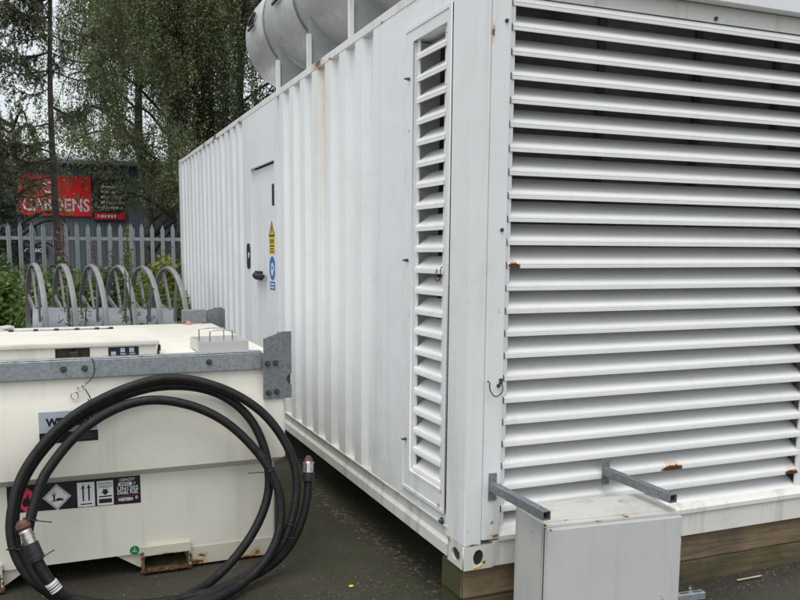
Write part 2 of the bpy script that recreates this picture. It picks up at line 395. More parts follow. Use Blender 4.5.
# planar shapes: O origin, R right, U up
FRONT = (Vector((1, 0, 0)), Vector((0, 0, 1)))      # faces -Y
SIDE = (Vector((0, -1, 0)), Vector((0, 0, 1)))      # faces -X
def bm_from_curve(cu, Mx):
    ob = bpy.data.objects.new('tmp', cu); COL.objects.link(ob)
    dg = bpy.context.evaluated_depsgraph_get(); me = bpy.data.meshes.new_from_object(ob.evaluated_get(dg))
    bm = bmesh.new(); bm.from_mesh(me); bpy.data.objects.remove(ob); bpy.data.meshes.remove(me); bpy.data.curves.remove(cu)
    bmesh.ops.transform(bm, matrix=Mx, verts=bm.verts); return bm
def frame_matrix(O, fr):
    R, U = fr; N = R.cross(U)
    return Matrix(((R.x, U.x, N.x, O[0]), (R.y, U.y, N.y, O[1]), (R.z, U.z, N.z, O[2]), (0, 0, 0, 1)))
def plate(O, fr, outline, holes=(), t=.003):
    """plate with holes in plane (R,U) at O, thickness 2*t, centred on O"""
    cu = bpy.data.curves.new('tmp', 'CURVE'); cu.dimensions = '2D'; cu.fill_mode = 'BOTH'; cu.extrude = t
    for pts in [outline, *holes]:
        s = cu.splines.new('POLY'); s.points.add(len(pts) - 1)
        for p, q in zip(s.points, pts): p.co = (q[0], q[1], 0, 1)
        s.use_cyclic_u = True
    return bm_from_curve(cu, frame_matrix(O, fr))
def oval(cx, cy, rx, ry, n=20, sup=2.):
    out = []
    for k in range(n):
        a = 2 * PI * k / n; c, s = math.cos(a), math.sin(a)
        out.append((cx + rx * math.copysign(abs(c) ** (2 / sup), c), cy + ry * math.copysign(abs(s) ** (2 / sup), s)))
    return out
def rect(x0, x1, y0, y1): return [(x0, y0), (x1, y0), (x1, y1), (x0, y1)]
def text(name, body, size, O, fr, mat, parent, bold=0., width=None, spacing=1., t=.0004):
    cu = bpy.data.curves.new('tmp', 'FONT'); cu.body = body; cu.size = size; cu.align_x = 'LEFT'; cu.resolution_u = 3
    cu.offset = bold * size; cu.extrude = t; cu.space_character = spacing
    bm = bm_from_curve(cu, Matrix.Identity(4))
    xs = [v.co.x for v in bm.verts]
    if not xs: return None
    x0 = min(xs); w = max(xs) - x0
    k = width / w if width else 1
    bmesh.ops.transform(bm, matrix=frame_matrix(O, fr) @ Matrix.Diagonal((k, 1, 1, 1)) @ Matrix.Translation((-x0, 0, 0)), verts=bm.verts)
    return finish(name, bm, mat, parent)
def sticker(name, O, fr, outline, mat, parent, t=.0006, holes=()):
    return finish(name, plate(O, fr, outline, holes, t), mat, parent)

# ------------------------------------------------------------------ ground
def ground():
    n = 60; bm = bmesh.new()
    # fine patch near the camera inside a sheet out to the horizon
    xs = sorted(set([-400, -120, -40, -15] + [round(-6 + .25 * i, 3) for i in range(57)] + [15, 40, 120, 400]))
    ys = sorted(set([-400, -120, -40, -10] + [round(-4 + .25 * i, 3) for i in range(90)] + [30, 60, 120, 400]))
    V = [[bm.verts.new((x, y, .012 * math.sin(x * 1.7 + 1) * math.sin(y * 1.3) - .012 if abs(x) < 14 and abs(y) < 25 else -.02)) for x in xs] for y in ys]
    for j in range(len(ys) - 1):
        for i in range(len(xs) - 1): bm.faces.new((V[j][i], V[j][i + 1], V[j + 1][i + 1], V[j + 1][i]))
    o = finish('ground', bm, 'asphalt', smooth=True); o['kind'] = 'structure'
ground()

# ------------------------------------------------------------------ container
G = .27; H = 3.156; L = 9.382; W = 2.438
CT = thing('generator_container', (0, 0, 0), 'large white corrugated generator container with louvred end, standing on timber sleepers', 'container')
# corrugated side wall
def corr_wall(name, xs, sgn, segs, mat='side'):
    bm = bmesh.new()
    for (y0, y1, phase) in segs:
        pts = [(0, y0)]
        P = .3085; y = phase
        while y > y0: y -= P
        while y < y1:
            for dy, d in ((0, 0), (.032, 1), (.150, 1), (.182, 0)):   # recess starts at y
                yy = y + dy
                if y0 + .01 < yy < y1 - .01: pts.append((d * .036, yy))
            y += P
        pts.append((0, y1))
        if pts[1][0] > 0: pts[0] = (pts[1][0], y0)
        if pts[-2][0] > 0: pts[-1] = (pts[-2][0], y1)
        lo = [bm.verts.new((xs + sgn * d, yy, .438)) for d, yy in pts]; hi = [bm.verts.new((xs + sgn * d, yy, 3.106)) for d, yy in pts]
        for i in range(len(pts) - 1): bm.faces.new((lo[i], lo[i + 1], hi[i + 1], hi[i]))
    return bm
bm = corr_wall('side_wall', 0, 1, [(1.13, 3.485, 1.245), (4.814, 9.19, 4.86)])
# flat panels: beside the louvre and round the door
box(bm, 0, .03, .746, 1.131, .438, 3.106)
box(bm, 0, .03, 3.484, 3.602, .438, 3.106); box(bm, 0, .03, 4.52, 4.815, .438, 3.106); box(bm, 0, .03, 3.602, 4.52, 2.598, 3.106); box(bm, 0, .03, 3.602, 4.52, .438, .50)
finish('side_wall', bm, 'side', CT)
bm = corr_wall('side_wall', W, -1, [(.2, 9.19, .3)]); finish('side_wall', bm, 'side', CT)
bm = BX(.1, W - .1, 9.33, 9.35, .438, 3.106); finish('end_wall', bm, 'side', CT)
bm = BX(.004, W - .004, .004, L - .004, 3.13, 3.150); finish('roof', bm, 'rail', CT)
bm = BX(.06, W - .06, .3, L - .06, G + .02, G + .12); finish('floor', bm, 'dark', CT)
# top rails, with a joint and a dent
for x0, x1 in ((-.003, .057), (W - .057, W + .003)):
    bm = bmesh.new()
    for a, b in ((.178, 2.02), (2.026, 5.9), (5.904, L - .178)): box(bm, x0, x1, a, b, 3.104, 3.157, .004)
    finish('top_rail', bm, 'rail', CT)
bm = BX(.14, W - .14, 0, .06, 3.085, 3.156, .004); finish('header', bm, 'white', CT)
bm = BX(.14, W - .14, L - .06, L, 3.07, 3.156, .004); finish('header', bm, 'white', CT)
# bottom rails: lip, web, lower flange
for xo, s in ((0, 1), (W, -1)):
    bm = bmesh.new()
    prof = [(-.004, .438), (-.004, .431), (.014, .428), (.014, .366), (.004, .352), (-.001, .345), (-.001, .284), (.05, .284), (.05, .438)]
    extrude_profile(bm, [(xo + s * x, z) for x, z in prof], 1, .179, L - .179); finish('bottom_rail', bm, 'brail', CT)
bm = BX(.162, W - .162, .0, .05, G + .003, .405, .003); finish('end_sill', bm, 'sillw', CT)
# corner posts
def post(x0, x1, y0, y1):
    bm = BX(x0, x1, y0, y1, G + .118, H - .10, .007, 2); finish('corner_post', bm, 'white', CT, 'auto')
post(0, .096, 0, .206); post(W - .096, W, 0, .206); post(0, .1, L - .19, L); post(W - .1, W, L - .19, L)
# corner castings with oval holes
def casting(cx, cy, cz, sx, sy):
    bm = bmesh.new(); h = .118
    x0, x1 = sorted((cx, cx + sx * .162)); y0, y1 = sorted((cy, cy + sy * .178))
    box(bm, x0 + .011, x1 - .011, y0 + .011, y1 - .011, cz + .02, cz + h - .02)
    dark = finish('corner_casting', bmesh.new(), 'brail', CT) if 0 else None
    ov = oval(0, 0, .033, .041, 20, 2.2)
    yc = y0 if sy > 0 else y1; xc = x0 if sx > 0 else x1
    core = bm; 
    face = plate(((x0 + x1) / 2, yc + sy * .006, cz + h / 2), FRONT, rect(-.081, .081, -h / 2, h / 2), [oval(.0, 0, .029, .040)], .006)
    face2 = plate((xc + sx * .006, (y0 + y1) / 2, cz + h / 2), SIDE, rect(-.076, .076, -h / 2, h / 2), [oval(.0, 0, .040, .032)], .006)
    tmp = bpy.data.meshes.new('t')
    out = bmesh.new()
    for b in (face, face2):
        b.to_mesh(tmp); out.from_mesh(tmp); b.free()
    box(out, x0 + .0005, x1 - .0005, y0 + .0005, y1 - .0005, cz + h - .012, cz + h + .001); box(out, x0 + .001, x1 - .001, y0 + .001, y1 - .001, cz - .001, cz + .010)
    bx = (x1 - .012, x1) if sx > 0 else (x0, x0 + .012); by = (y1 - .012, y1) if sy > 0 else (y0, y0 + .012)
    box(out, *bx, y0 + .0125, y1, cz + .0105, cz + h - .0125); box(out, x0 + .0125, x1 - .0125, *by, cz + .0105, cz + h - .0125)
    bpy.data.meshes.remove(tmp)
    c = finish('corner_casting', out, 'brail', CT)
    finish('casting_hole_dark', core, 'black', c)  # black core paints the shade inside the casting's holes
    return c
c0 = casting(0, 0, G, 1, 1)
for a in ((W, 0, G, -1, 1), (0, L, G, 1, -1), (W, L, G, -1, -1), (0, 0, H - .117, 1, 1), (W, 0, H - .117, -1, 1), (0, L, H - .108, 1, -1), (W, L, H - .108, -1, -1)): casting(*a)

# end louvre -------------------------------------------------------------
LV = finish('end_louvre', BX(.0962, .19, -.004, .02, .415, 3.083, .002), 'white', CT)          # jamb plate (left)
LV2 = finish('jamb', BX(W - .19, W - .0962, -.004, .02, .415, 3.083, .002), 'white', LV)
bm = bmesh.new()
for xa, xb, xc in ((.1905, .237, .1902), (W - .237, W - .1905, W - .194)):
    bm = bmesh.new(); box(bm, xa, xb, .036, .046, .455, 3.083); box(bm, xc, xc + .0038, 0, .036, .455, 3.083)
    finish('frame', bm, 'white', LV)
finish('header_panel', BX(.19, W - .19, .066, .07, 3.0, 3.085), 'sillw', LV)
bm = bmesh.new()
P = .1094
def slat_bm(bm, axis, a, b, z0, off, s=1, rise=.0785, depth=.125, jit=0):
    nv = len(bm.verts)
    pr = [(off + .010, z0 + .001), (off, z0 + jit), (off, z0 + .014), (off + .0055, z0 + .0165), (off + .0015, z0 + .0185), (off + .004, z0 + .029), (off + depth, z0 + rise + .026), (off + depth, z0 + rise + .023), (off + .0085, z0 + .026), (off + .0075, z0 + .0165), (off + .003, z0 + .012), (off + .003, z0 + .003), (off + .010, z0 + .003)]
    if axis == 0: extrude_profile(bm, pr, 0, a, b)                    # profile (y,z)
    else: extrude_profile(bm, pr, 1, a, b)                            # profile (x,z)
    bm.verts.ensure_lookup_table(); tilt = random.uniform(-.0025, .0025)
    for v in bm.verts[nv:]:
        if abs(v.co[axis] - b) < 1e-6: v.co.z += tilt
for i in range(24):
    z0 = 2.944 - P * i + random.uniform(-.002, .002)
    if z0 < .42: continue
    slat_bm(bm, 0, .222 + random.uniform(-.002, .002), W - .222, z0, .030 + random.uniform(-.002, .002))
finish('slats', bm, 'slatf', LV)
bm = bmesh.new()
for i in range(23):
    z0 = 2.944 - P * i
    box(bm, .2165, .2212, .0345, .0358, z0 - .003, z0 + .030)
finish('slot', bm, 'bolt', LV)
bm = bmesh.new()
prof = [(-.012, .405), (-.012, .428), (.002, .442), (.05, .462), (.05, .405)]
extrude_profile(bm, prof, 0, .19, W - .19); finish('sill', bm, 'sillw', LV)
bm = bmesh.new(); box(bm, .192, W - .192, .180, .186, .41, 3.084); finish('backing', bm, 'backing', LV)
bm = bmesh.new()
for x in (.82, 1.44, 2.0): finish('support_bar', BX(x - .022, x + .022, .162, .172, .45, 3.08), 'dark', LV)
# bolts / latches on jambs
def stud(x, y, z, axis, par, r=.008, l=.014, name='bolt'):
    bm = bmesh.new(); d = Vector((0, -1, 0)) if axis == 'y' else Vector((-1, 0, 0))
    p = Vector((x, y, z)); cyl(bm, p, p + d * l * .4, r * 1.5, seg=10); cyl(bm, p + d * l * .3, p + d * l, r, r * .8, seg=6)
    finish(name, bm, 'bolt', par)
for z in (2.86, 1.92, 1.18): stud(.166, -.004, z, 'y', LV, .006, .016)
stud(1.446, .066, 3.02, 'y', LV)
# hanging wire hook on the jamb
pts = [(.108, -.005, 1.205), (.104, -.03, 1.20), (.107, -.034, 1.165), (.130, -.036, 1.135), (.158, -.034, 1.140), (.178, -.03, 1.165), (.180, -.012, 1.195), (.180, -.004, 1.20)]
o = finish('wire_hook', TB(catmull(pts, 5), .0028, 6), 'wire', LV, True)
finish('hook_clip', BX(.170, .188, -.012, -.004, 1.185, 1.215, .002), 'bolt', LV)

# side louvre --------------------------------------------------------------
fr = plate((-.004, .478, 1.737), SIDE, rect(-.268, .268, -1.243, 1.243), [rect(-.168, .226, -1.13, 1.165)], .004)
SL = finish('side_louvre', fr, 'white', CT)
bm = bmesh.new()
# raised bead round the frame and inner jamb strips
box(bm, -.012, -.008, .212, .222, .496, 2.978); box(bm, -.012, -.008, .728, .744, .496, 2.978)
box(bm, -.012, -.008, .2221, .7279, .496, .514); box(bm, -.012, -.008, .2221, .7279, 2.960, 2.978)
finish('frame_bead', bm, 'white', SL)
bm = BX(.0105, .016, .2525, .305, .605, 2.904); finish('jamb_strip', bm, 'white', SL)
bm = BX(.0105, .016, .600, .6455, .605, 2.904); finish('jamb_strip', bm, 'white', SL)
bm = bmesh.new(); box(bm, 0, .15, .646, .650, .6, 2.9); box(bm, 0, .010, .2485, .252, .6, 2.9); box(bm, .016, .15, .300, .304, .6, 2.9); box(bm, 0, .15, .2525, .6455, 2.9045, 2.908)
finish('reveal', bm, 'white', SL)
bm = bmesh.new()
for i in range(21): slat_bm(bm, 1, .270 + random.uniform(-.002, .002), .616 + random.uniform(-.002, .002), 2.80 - P * i, -.003, rise=.062, depth=.085)
finish('slats', bm, 'slat', SL)
box_ = bmesh.new(); box(box_, .001, .03, .206, .7459, 2.9805, 3.106); finish('side_wall', box_, 'side', CT); finish('side_wall', BX(.001, .03, .206, .7459, .438, .4935), 'side', CT)
finish('backing', BX(.15, .154, .25, .70, .5, 3.0), 'dark', SL)
extr = bmesh.new(); extrude_profile(extr, [(-.010, .598), (-.010, .612), (.009, .626), (.009, .598)], 1, .254, .644); finish('sill', extr, 'sillw', SL)
for z in (2.72, 1.77, .78): stud(-.008, .69, z, 'x', SL, .006, .03, 'latch')
for z in (2.86, 2.62, .72): stud(.0105, .278, z, 'x', SL, .005, .008)
pts = [(-.008, .262, 1.74), (-.02, .258, 1.735), (-.022, .258, 1.70), (-.022, .275, 1.675), (-.022, .300, 1.672), (-.02, .318, 1.69), (-.01, .322, 1.73)]
finish('wire_hook', TB(catmull(pts, 5), .003, 6), 'wire', SL, True)
stud(-.001, .235, .452, 'x', CT, .012, .02)

# door ---------------------------------------------------------------------
DR = finish('door', BX(.034, .07, 3.615, 4.508, .505, 2.585, .003), 'side', CT)
bm = bmesh.new(); box(bm, .03, .036, 3.603, 3.630, .50, 2.597); box(bm, .03, .036, 4.46, 4.519, .50, 2.597)
finish('door_frame', bm, 'white', CT)
bm = bmesh.new(); box(bm, .004, .034, 4.20, 4.42, 1.54, 1.625, .006); box(bm, -.035, .01, 4.02, 4.36, 1.56, 1.60, .010); box(bm, -.02, .012, 4.30, 4.38, 1.55, 1.612, .008)
finish('handle', bm, 'black', DR)
bm = bmesh.new(); box(bm, .002, .034, 3.63, 3.70, 2.21, 2.40, .005)
for k in range(4): cyl(bm, (.0, 3.625, 2.22 + k * .045), (.0, 3.625, 2.255 + k * .045), .016, seg=10)
box(bm, .01, .034, 3.69, 3.72, 2.235, 2.25)
finish('hinge', bm, 'black', DR)
pl_ = plate((-.004, 4.634, 1.764), SIDE, oval(0, 0, .07, .125, 24, 4), [], .004); lk = finish('lock_plate', pl_, 'black', CT)
finish('lock_barrel', plate((-.010, 4.60, 1.77), SIDE, oval(0, 0, .022, .03), [], .003), 'whitevinyl', lk)
# yellow warning notice and blue mandatory notice
xs = .0325
yl = sticker('warning_notice', (xs, 3.83, 1.925), SIDE, rect(-.10, .10, -.135, .015), 'yellowvinyl', DR)
tri = sticker('warning_triangle', (xs, 3.83, 1.925), SIDE, [(-.11, .02), (.11, .02), (0, .16)], 'yellowvinyl', DR)
sticker('triangle_border', (xs - .0012, 3.83, 1.925), SIDE, [(-.11, .02), (.11, .02), (0, .16)], 'blackvinyl', tri, holes=[[(-.082, .034), (.082, .034), (0, .139)]])
sticker('bolt_symbol', (xs - .0014, 3.83, 1.925), SIDE, [(-.008, .112), (.012, .105), (.002, .084), (.016, .082), (-.008, .042), (-.002, .074), (-.016, .077)], 'blackvinyl', tri)
text('lettering', 'STOP', .048, (xs - .0008, 3.91, 1.885), SIDE, 'blackvinyl', yl, .03, .15)
for k, w in enumerate((.15, .12, .15)):
    sticker('text_line', (xs - .0008, 3.83, 1.862 - k * .026), SIDE, rect(-w / 2, w / 2, -.006, .004), 'blackvinyl', yl)
bl = sticker('mandatory_notice', (xs, 3.83, 1.63), SIDE, oval(0, .03, .105, .11, 32), 'bluevinyl', DR)
sticker('head_symbol', (xs - .0012, 3.83, 1.66), SIDE, oval(0, -.01, .048, .062, 20), 'whitevinyl', bl, holes=[oval(.0, .002, .03, .018, 12)])
sticker('ear_defender', (xs - .0013, 3.83, 1.66), SIDE, oval(.048, -.005, .016, .03, 12), 'whitevinyl', bl)
b2 = sticker('notice_plate', (xs, 3.83, 1.52), SIDE, rect(-.095, .095, -.055, .02), 'bluevinyl', DR)
for k, w in enumerate((.15, .15)):
    sticker('text_line', (xs - .0012, 3.83, 1.517 - k * .03), SIDE, rect(-w / 2, w / 2, -.008, .007), 'whitevinyl', b2)

# timber sleepers ------------------------------------------------------------
def sleeper(x0, x1, y0, y1, z0, z1, mat, label):
    bm = BX(x0, x1, y0, y1, z0, z1, .008, 2)
    bmesh.ops.subdivide_edges(bm, edges=[e for e in bm.edges if e.calc_length() > .5], cuts=14)
    for v in bm.verts: v.co += Vector((random.uniform(-1, 1), random.uniform(-1, 1), 0)) * .003
    o = finish('timber_sleeper', bm, mat, None, loc=((x0 + x1) / 2, (y0 + y1) / 2, z0))
    tag(o, label, 'sleeper', 'timber sleepers under the container')
sleeper(.004, 2.5, .028, .25, .112, .2675, 'wood', 'upper brown timber sleeper directly beneath the louvred end of the white container')
sleeper(.012, 2.52, .024, .27, -.03, .110, 'woodlow', 'lower mossy timber sleeper on the ground beneath the upper sleeper')
sleeper(.3, 2.45, 9.05, 9.30, -.03, .2675, 'wood', 'far timber sleeper under the distant end of the white container')
sleeper(.35, 2.45, 4.6, 4.85, -.03, .2675, 'wood', 'middle timber sleeper in the dark gap under the white container')

# silencer on the roof ---------------------------------------------------------
SX, SZ, SR = .70, 4.054, .515
EX = thing('exhaust_silencer', (SX, 3., 3.157), 'large grey metal exhaust silencer drum lying along the container roof edge', 'silencer')
def lathe_y(prof, cx, cz, seg=48):
    bm = bmesh.new(); rings = []
    for y, r in prof:
        rings.append([bm.verts.new((cx + r * math.cos(2 * PI * k / seg), y, cz + r * math.sin(2 * PI * k / seg))) for k in range(seg)])
    for a, b in zip(rings[:-1], rings[1:]):
        for k in range(seg): bm.faces.new((a[k], a[(k + 1) % seg], b[(k + 1) % seg], b[k]))
    bm.faces.new(rings[0]); bm.faces.new(rings[-1]); return bm
R = SR
for n_, (a, b) in enumerate(((5.477, 4.676), (4.656, 3.641), (3.621, 2.561), (2.541, 1.47), (1.45, .45))):
    pr = [(a, R * .985), (a - .012, R), (b + .03, R), (b + .012, R * .985), (b, R * .965)]
    if n_ == 0: pr = [(a + .05, R * .3), (a + .045, R * .86), (a + .02, R * .95)] + pr
    finish('drum_section', lathe_y(pr, SX, SZ), 'silver', EX, 'auto')
for y in (4.666, 3.631, 2.551, 1.46): finish('seam_band', lathe_y([(y + .028, R * .99), (y + .022, R + .008), (y + .006, R + .009), (y + .002, R + .003), (y - .002, R + .003), (y - .006, R + .009), (y - .022, R + .008), (y - .028, R * .99)], SX, SZ), 'galvd', EX, 'auto')
for y in (4.43, 3.41, 2.37, 1.3):
    n = 22; pts = [(.09, 3.152), (.09, 3.80)]
    sy = plate((0, y, 0), FRONT, [(.26, 3.152), (.26, 3.60)] + [(SX + (R + .004) * math.cos(a), SZ + (R + .004) * math.sin(a)) for a in [math.radians(214 + i * 112 / n) for i in range(n + 1)]] + [(1.14, 3.60), (1.14, 3.152)], [], .004)
    s_ = finish('saddle', sy, 'saddle', EX)
    finish('saddle_post', BX(.238, .278, y - .035, y - .006, 3.152, 3.615, .003), 'white', s_); finish('saddle_post', BX(1.115, 1.175, y - .035, y - .006, 3.152, 3.615, .003), 'white', s_)
def toggle(y, a):
    d = Vector((math.cos(a), 0, math.sin(a))); tdir = Vector((-math.sin(a), 0, math.cos(a))); c = Vector((SX, y, SZ)) + d * (R + .004)
    bm = bmesh.new()
    p = c + d * .02
    tube(bm, [p + tdir * .06 + Vector((0, -.06, 0)), p + tdir * .06 + Vector((0, .16, 0))], .014, 6)
    tube(bm, [p - tdir * .06 + Vector((0, -.05, 0)), p - tdir * .02 + Vector((0, .10, 0)), p + tdir * .0 + Vector((0, .18, 0))], .02, 6)
    tube(bm, [p + tdir * .06, p - tdir * .05 + Vector((0, -.03, 0))], .01, 6)
    finish('latch', bm, 'black', EX)
toggle(5.05, math.radians(172)); toggle(4.05, math.radians(173))

# ------------------------------------------------------------------ fuel tank
TX0, TX1, TY0, TY1 = -2.90, -.622, 1.25, 3.235
TK = thing('fuel_tank', ((TX0 + TX1) / 2, (TY0 + TY1) / 2, 0), 'cream bunded diesel fuel tank with galvanised top beam and black hazard label', 'fuel tank')
bm = bmesh.new()
prof = [(.105, 0), (.563, 0), (.606, .056), (.955, .056), (1.035, .0), (1.226, 0), (1.232, -.012)]
loops = []
for z, o in prof:
    loops.append([bm.verts.new(p) for p in ((TX0 - o, TY0 - o, z), (TX1 + o, TY0 - o, z), (TX1 + o, TY1 + o, z), (TX0 - o, TY1 + o, z))])
for a, b in zip(loops[:-1], loops[1:]):
    for k in range(4): bm.faces.new((a[k], a[(k + 1) % 4], b[(k + 1) % 4], b[k]))
bm.faces.new(loops[0]); bm.faces.new(loops[-1])
hz = [e for e in bm.edges if abs(e.verts[0].co.z - e.verts[1].co.z) < 1e-6 and .5 < e.verts[0].co.z < 1.1]
vt = [e for e in bm.edges if abs(e.verts[0].co.z - e.verts[1].co.z) > 1e-3]
bmesh.ops.bevel(bm, geom=vt, offset=.012, segments=3, affect='EDGES')
finish('shell', bm, 'cream', TK, 'auto')
# skid feet with fork pockets
def skid(x0, x1, sgn):
    px0, px1 = (x0, x0 + .275) if sgn > 0 else (x1 - .275, x1)
    bm = bmesh.new()
    bx0, bx1 = (px1 + .001, x1) if sgn > 0 else (x0, px0 - .001)
    box(bm, bx0, bx1, TY0 - .006, TY1 + .006, .0, .1045)
    f = finish('skid', bm, 'creamlow', TK)
    bm = bmesh.new()
    box(bm, px0, px1, TY0 - .03, TY1 + .03, .128, .142, .003); box(bm, px0 + .0005, px0 + .012, TY0 - .028, TY1 + .028, .008, .1275); box(bm, px1 - .012, px1 - .0005, TY0 - .028, TY1 + .028, .008, .1275)
    box(bm, px0, px1, TY0 - .032, TY0 - .024, .094, .150, .002)
    p = finish('fork_pocket', bm, 'creamlow', TK)
    bm = BX(px0 + .001, px1 - .001, TY0 - .034, TY1 + .03, -.004, .0075, .002); finish('pocket_base', bm, 'dirt', p)
    bm = BX(px0 + .013, px1 - .013, 2.2, 2.21, .0, .127); finish('pocket_back', bm, 'dark', p)
    # ragged rust along the pocket mouth
    bm = bmesh.new()
    for k in range(90):
        e = random.random() * .75; 
        if e < .55: q = (random.uniform(px0, px1), TY0 - .034, random.uniform(0, .012))
        elif e < .75: q = (random.choice((px0 + .004, px1 - .004)) + random.uniform(-.006, .006), TY0 - .031, random.uniform(0, .12) ** 1.0)
        elif e < .9: q = (random.uniform(px1, px1 + .09), TY0 - .0075, random.uniform(0, .05))
        else: q = (random.uniform(px0, px1), TY0 - .033, .094 + random.uniform(-.003, .006))
        bmesh.ops.create_icosphere(bm, subdivisions=1, radius=random.uniform(.003, .009), matrix=Matrix.Translation(q) @ Matrix.Rotation(random.uniform(0, 6), 4, 'Y') @ Matrix.Diagonal((1.6, .18, .8, 1)))
    finish('rust_scale', bm, 'rust', p)
    gx = px0 if sgn > 0 else px1
    g_ = plate((gx, TY0 + .02, 0), FRONT, [(-sgn * .14, .104), (-sgn * .001, .104), (-sgn * .001, .012)], [], .004); finish('gusset', g_, 'creamlow', p)
skid(-1.402, -.628, 1); skid(TX0 + .006, -2.118, -1)
# beam
bm = bmesh.new()
box(bm, TX0 - .02, -.69, TY0 - .022, TY0 - .010, 1.134, 1.231, .002); box(bm, TX0 - .02, -.69, TY0 - .0098, TY0 + .05, 1.2322, 1.238, .002)
BMN = finish('top_beam', bm, 'galv', TK)
finish('top_beam', BX(TX0 - .02, -.69, TY1 + .010, TY1 + .022, 1.134, 1.231, .002), 'galv', TK)
def hexbolt(x, y, z, par, r=.013):
    bm = bmesh.new(); cyl(bm, (x, y, z), (x, y - .004, z), r * 1.55, seg=16); cyl(bm, (x, y - .003, z), (x, y - .014, z), r, seg=6); cyl(bm, (x, y - .012, z), (x, y - .022, z), r * .55, seg=8)
    finish('bolt', bm, 'bolt', par)
for x in (-1.772, -1.665, -1.0): hexbolt(x, TY0 - .022, 1.188 if x > -1.1 else 1.165 + .02, BMN, .011)
# lifting lugs at the corners
notch = [(.168 - .0, .150)] 
def lug(x0, yf, sgn, flip):
    w = .168; out = [(0, 0), (w, 0), (w, .078)]
    out += [(w - .030 * math.sin(a), .110 - .032 * math.cos(a)) for a in [math.radians(10 + 16 * i) for i in range(11)]]
    out += [(w, .142), (w, .391), (w - .055, .391), (w * .02, .352)]
    if flip: out = [(w - a, b) for a, b in out]; out.reverse()
    bmp = plate((x0, yf, .962), FRONT, out, [], .005)
    o = finish('lifting_lug', bmp, 'galvd', TK)
    ex = x0 + (w - .007 if not flip else .001)
    bm = BX(ex - .06, ex - .054, yf + .0052, yf + sgn * .05 + .0052 if sgn > 0 else yf - .0052, .962 + .004, .962 + .385) if sgn > 0 else BX(ex, ex + .006, yf - .13, yf - .0052, .962 + .004, .962 + .385)
    finish('notch_dark_block', BX(x0 + (w - .055 if not flip else .004), x0 + (w - .004 if not flip else .055), yf + sgn * .0052 if sgn > 0 else yf - .05, yf + .05 if sgn > 0 else yf - .0052, 1.03, 1.115), 'dark', o)  # added dark block, stands in for the shade inside the notch
    finish('flange', bm, 'dark' if sgn > 0 else 'galvd', o)  # front flange coloured dark so the notch looks shaded
    return o
lg = lug(-.697, TY0 - .064, 1, False)
for x, z in ((-.672, 1.170), (-.625, 1.172), (-.668, 1.0), (-.620, 1.003)): hexbolt(x, TY0 - .070, z, lg, .011)
lug(TX0 - .09, TY0 - .064, 1, True); 
lg2 = lug(-.697, TY1 + .064, -1, False); lug(TX0 - .09, TY1 + .064, -1, True)
# rear flange box seen above the tank top
finish('rear_bracket', BX(-.868, -.672, TY1 - .03, TY1 + .02, 1.238, 1.345, .004), 'galvd', lg2)
# lid with raised cover
LD = finish('lid', BX(TX0 + .25, -1.262, TY0 + .045, 2.06, 1.288, 1.316, .006, 2), 'cream', TK, 'auto')
bm = bmesh.new()
box(bm, TX0 + .27, -1.81, TY0 + .058, 2.04, 1.2325, 1.2875); box(bm, -1.632, -1.28, TY0 + .058, 2.04, 1.2325, 1.2875); box(bm, -1.8095, -1.6325, TY0 + .10, 2.04, 1.2325, 1.2875)
finish('lid_body', bm, 'cream', LD)
bm = BX(-1.808, -1.634, TY0 + .094, TY0 + .0995, 1.234, 1.286); finish('padlock_recess', bm, 'padlock', LD)
bm = bmesh.new(); box(bm, -1.738, -1.690, TY0 + .05, TY0 + .078, 1.236, 1.268, .004)
tube(bm, catmull([(-1.730, TY0 + .064, 1.266), (-1.730, TY0 + .064, 1.282), (-1.714, TY0 + .064, 1.290), (-1.698, TY0 + .064, 1.282), (-1.698, TY0 + .064, 1.266)], 4), .005, 6)
finish('padlock', bm, 'padlock', LD)
# notice on the lid: dark with pale boxes
nb = sticker('lid_notice', (-1.455, TY0 + .057, 1.262), FRONT, rect(-.082, .080, -.028, .022), 'blackvinyl', LD)
for x, z, w, h in ((-.055, -.012, .026, .020), (-.006, .004, .024, .024), (.042, .004, .026, .024), (-.004, -.017, .03, .006), (.045, -.017, .03, .006)):
    sticker('notice_box', (-1.455 + x, TY0 + .0554, 1.262 + z), FRONT, rect(-w / 2, w / 2, -h / 2, h / 2), 'greyvinyl', nb)
# hinge rod with black clips at the lid back
bm = TB([(TX0 + .3, 2.07, 1.312), (-1.47, 2.07, 1.312)], .012, 8); hr = finish('hinge_rod', bm, 'galv', LD, True)
for x in (-2.06, -1.92, -1.80, -1.68, -1.56, -1.475): finish('hinge_clip', BX(x - .014, x + .014, 2.05, 2.085, 1.3165, 1.328, .003), 'black', hr)
bm = bmesh.new(); box(bm, -1.268, -1.255, TY0 + .06, TY0 + .10, 1.255, 1.287); box(bm, -1.272, -1.262, TY0 + .055, TY0 + .085, 1.236, 1.268); finish('catch', bm, 'black', LD)
